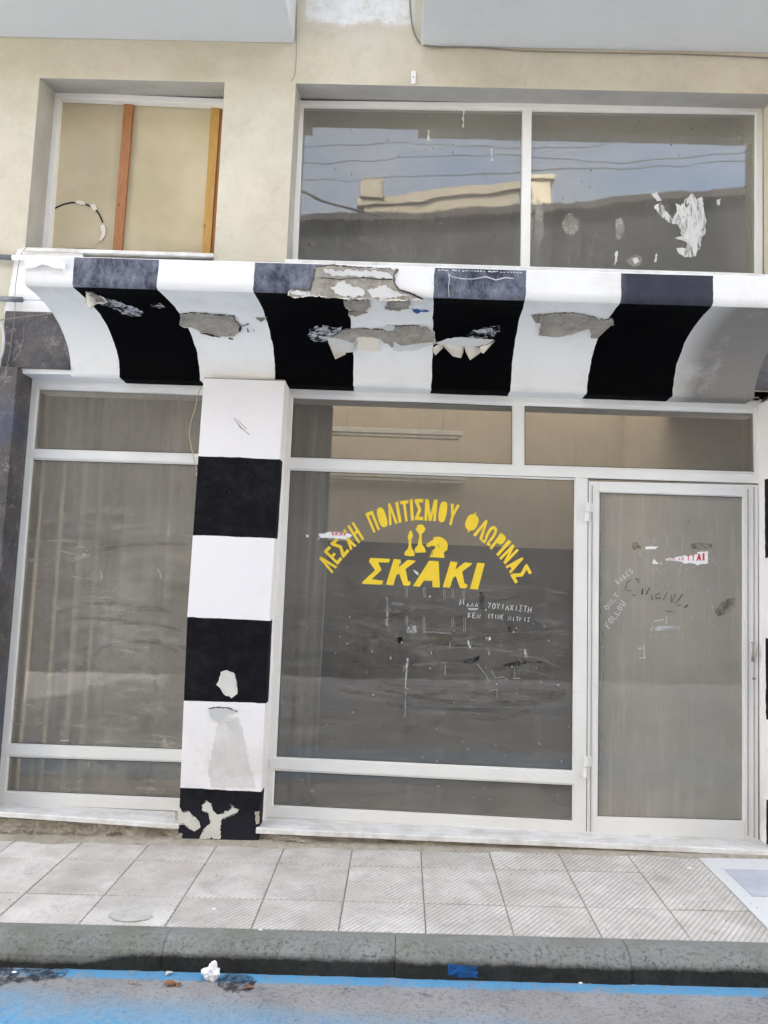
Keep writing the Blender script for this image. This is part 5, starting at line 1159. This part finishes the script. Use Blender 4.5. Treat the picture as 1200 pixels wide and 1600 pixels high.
# ================================================================== across the street (what the glass mirrors, and houses added for bounce)
OB = thing('dark_house', (0, -8.6, -.1), 'dark rendered house with tiled roof across the street, mirrored in the upper window', 'house')
tl = [mir(380, 346, -8.6), mir(470, 343, -8.6), mir(640, 338, -8.6), mir(850, 325, -8.6), mir(1010, 309, -8.6), mir(1182, 297, -8.6), mir(1400, 280, -8.6)]
m = MB(); xs = [-14]+[p.x for p in tl]+[16]; zz = [tl[0].z]+[p.z for p in tl]+[tl[-1].z]
for i in range(len(xs)-1):
    a, b = (xs[i], zz[i]), (xs[i+1], zz[i+1])
    m.add([(a[0], -8.6, -.8), (b[0], -8.6, -.8), (b[0], -8.6, b[1]-.15), (a[0], -8.6, a[1]-.15), (a[0], -11, -.8), (b[0], -11, -.8), (b[0], -11, b[1]-.15), (a[0], -11, a[1]-.15)],
          [(0, 1, 2, 3), (4, 5, 6, 7), (3, 2, 6, 7)]+([(0, 3, 7, 4)] if i == 0 else [])+([(1, 2, 6, 5)] if i == len(xs)-2 else []))
m.build('wall', M['dark_wall'], OB)
m = MB(); x = xs[1]
def zroof(x):
    for i in range(len(xs)-1):
        if xs[i] <= x <= xs[i+1]: return zz[i]+(zz[i+1]-zz[i])*(x-xs[i])/(xs[i+1]-xs[i])
    return zz[0]
x = -14.
while x < 15.8:
    z = zroof(x); s_ = random.uniform(-.012, .012)*1.5
    m.tube([(x, -8.35, z-.10+s_), (x, -9.9, z+.0+s_)], .075, 8); x += random.uniform(.105, .13)
m.build('roof', M['roof'], OB)
ch = mir(842, 300, -9.0); m = MB(); m.box((ch.x-.20, -9.3, ch.z-.8), (ch.x+.22, -8.9, ch.z+.18)); m.box((ch.x-.26, -9.36, ch.z+.18), (ch.x+.28, -8.84, ch.z+.25)); m.build('chimney', M['sunny'], OB)
for wx in (-4.5, -1.5, 1.5, 4.5):
    m = MB(); m.box((wx-.5, -8.60, 1.0), (wx+.5, -8.57, 2.6)); m.build('window', M['wire_dark'], OB)
for x0, x1, h_, lab in ((-40, -14.2, 7.5, 'unseen cream house added for warm bounce, left of the dark house across the street'), (16.2, 40, 8.2, 'unseen cream house added for warm bounce, right of the dark house across the street')):
    nb = thing('cream_house', ((x0+x1)/2, -8.8, -.2), lab, 'house')  # outside the mirrored view, added to bounce warm light onto the front
    m = MB(); m.box((x0, -14, -1.5), (x1, -8.8, h_)); m.build('wall', M['sunny'], nb); m = MB(); m.box((x0-.2, -14.2, h_), (x1+.2, -8.6, h_+.25)); m.build('cornice', M['sunny'], nb)
    x = x0+2
    while x < x1-1:
        for z in (1.2, 4.4):
            m = MB(); m.box((x-.5, -8.81, z), (x+.5, -8.78, z+1.5)); wd = m.build('window', M['wire_dark'], nb); m = MB(); m.box((x-.6, -8.79, z-.1), (x+.6, -8.7, z)); m.build('sill', M['marble'], wd)
        x += 3.2
o2 = mir(570, 325, -14.5); o3 = mir(812, 297, -14.5)
OB2 = thing('cream_house', ((o2.x+o3.x)/2, -14.5, 0), 'cream house with corniced parapet behind the dark house across the street', 'house')
m = MB(); zt_ = o2.z; m.add([(o2.x, -14.5, -1), (o3.x, -14.5, -1), (o3.x, -14.5, o3.z), (o2.x, -14.5, o2.z), (o2.x, -19, -1), (o3.x, -19, -1), (o3.x, -19, o3.z), (o2.x, -19, o2.z)], [(0, 1, 2, 3), (4, 5, 6, 7), (3, 2, 6, 7), (0, 3, 7, 4), (1, 2, 6, 5)]); m.build('wall', M['oldwall'], OB2)
m = MB(); m.add([(o2.x-.2, -14.8+dy, o2.z+dz) for dy, dz in ((0, 0), (0, .22), (.4, .22), (.4, 0))]+[(o3.x+.2, -14.8+dy, o3.z+dz) for dy, dz in ((0, 0), (0, .22), (.4, .22), (.4, 0))], [(0, 1, 2, 3), (4, 5, 6, 7), (0, 1, 5, 4), (1, 2, 6, 5), (2, 3, 7, 6), (3, 0, 4, 7)]); m.build('cornice', M['oldwall'], OB2)
m = MB(); m.box((o2.x-.1, -14.8, o2.z+.22), (o2.x+.5, -14.3, o2.z+.75)); m.build('chimney', M['oldwall'], OB2)
for i, (pts, lab) in enumerate((([(380, 232), (640, 222), (720, 228), (900, 234), (1010, 215), (1300, 200)], 'highest of the thin wires over the street, mirrored in the upper window'), ([(380, 258), (600, 250), (700, 243), (830, 243), (940, 258), (1050, 247), (1300, 225)], 'middle one of the thin wires over the street, mirrored in the upper window'), ([(380, 281), (600, 279), (720, 272), (810, 270), (1000, 262), (1300, 240)], 'lowest of the thin wires over the street, mirrored in the upper window'))):
    cable('overhead_wire', [mir(a, b, -6.5) for a, b in pts], .007, M['wire_dark'], lab, 'wire', 'overhead wires across the street')
cable('overhead_wire', [mir(a, b, -6.2) for a, b in [(380, 262), (469, 297), (510, 316), (550, 328), (600, 338)]], .022, M['wire_dark'], 'thick sagging cable over the street at the left, mirrored in the upper window', 'wire', 'overhead wires across the street')
for o in S.objects:
    if o.parent and 'category' in o: del o['category']
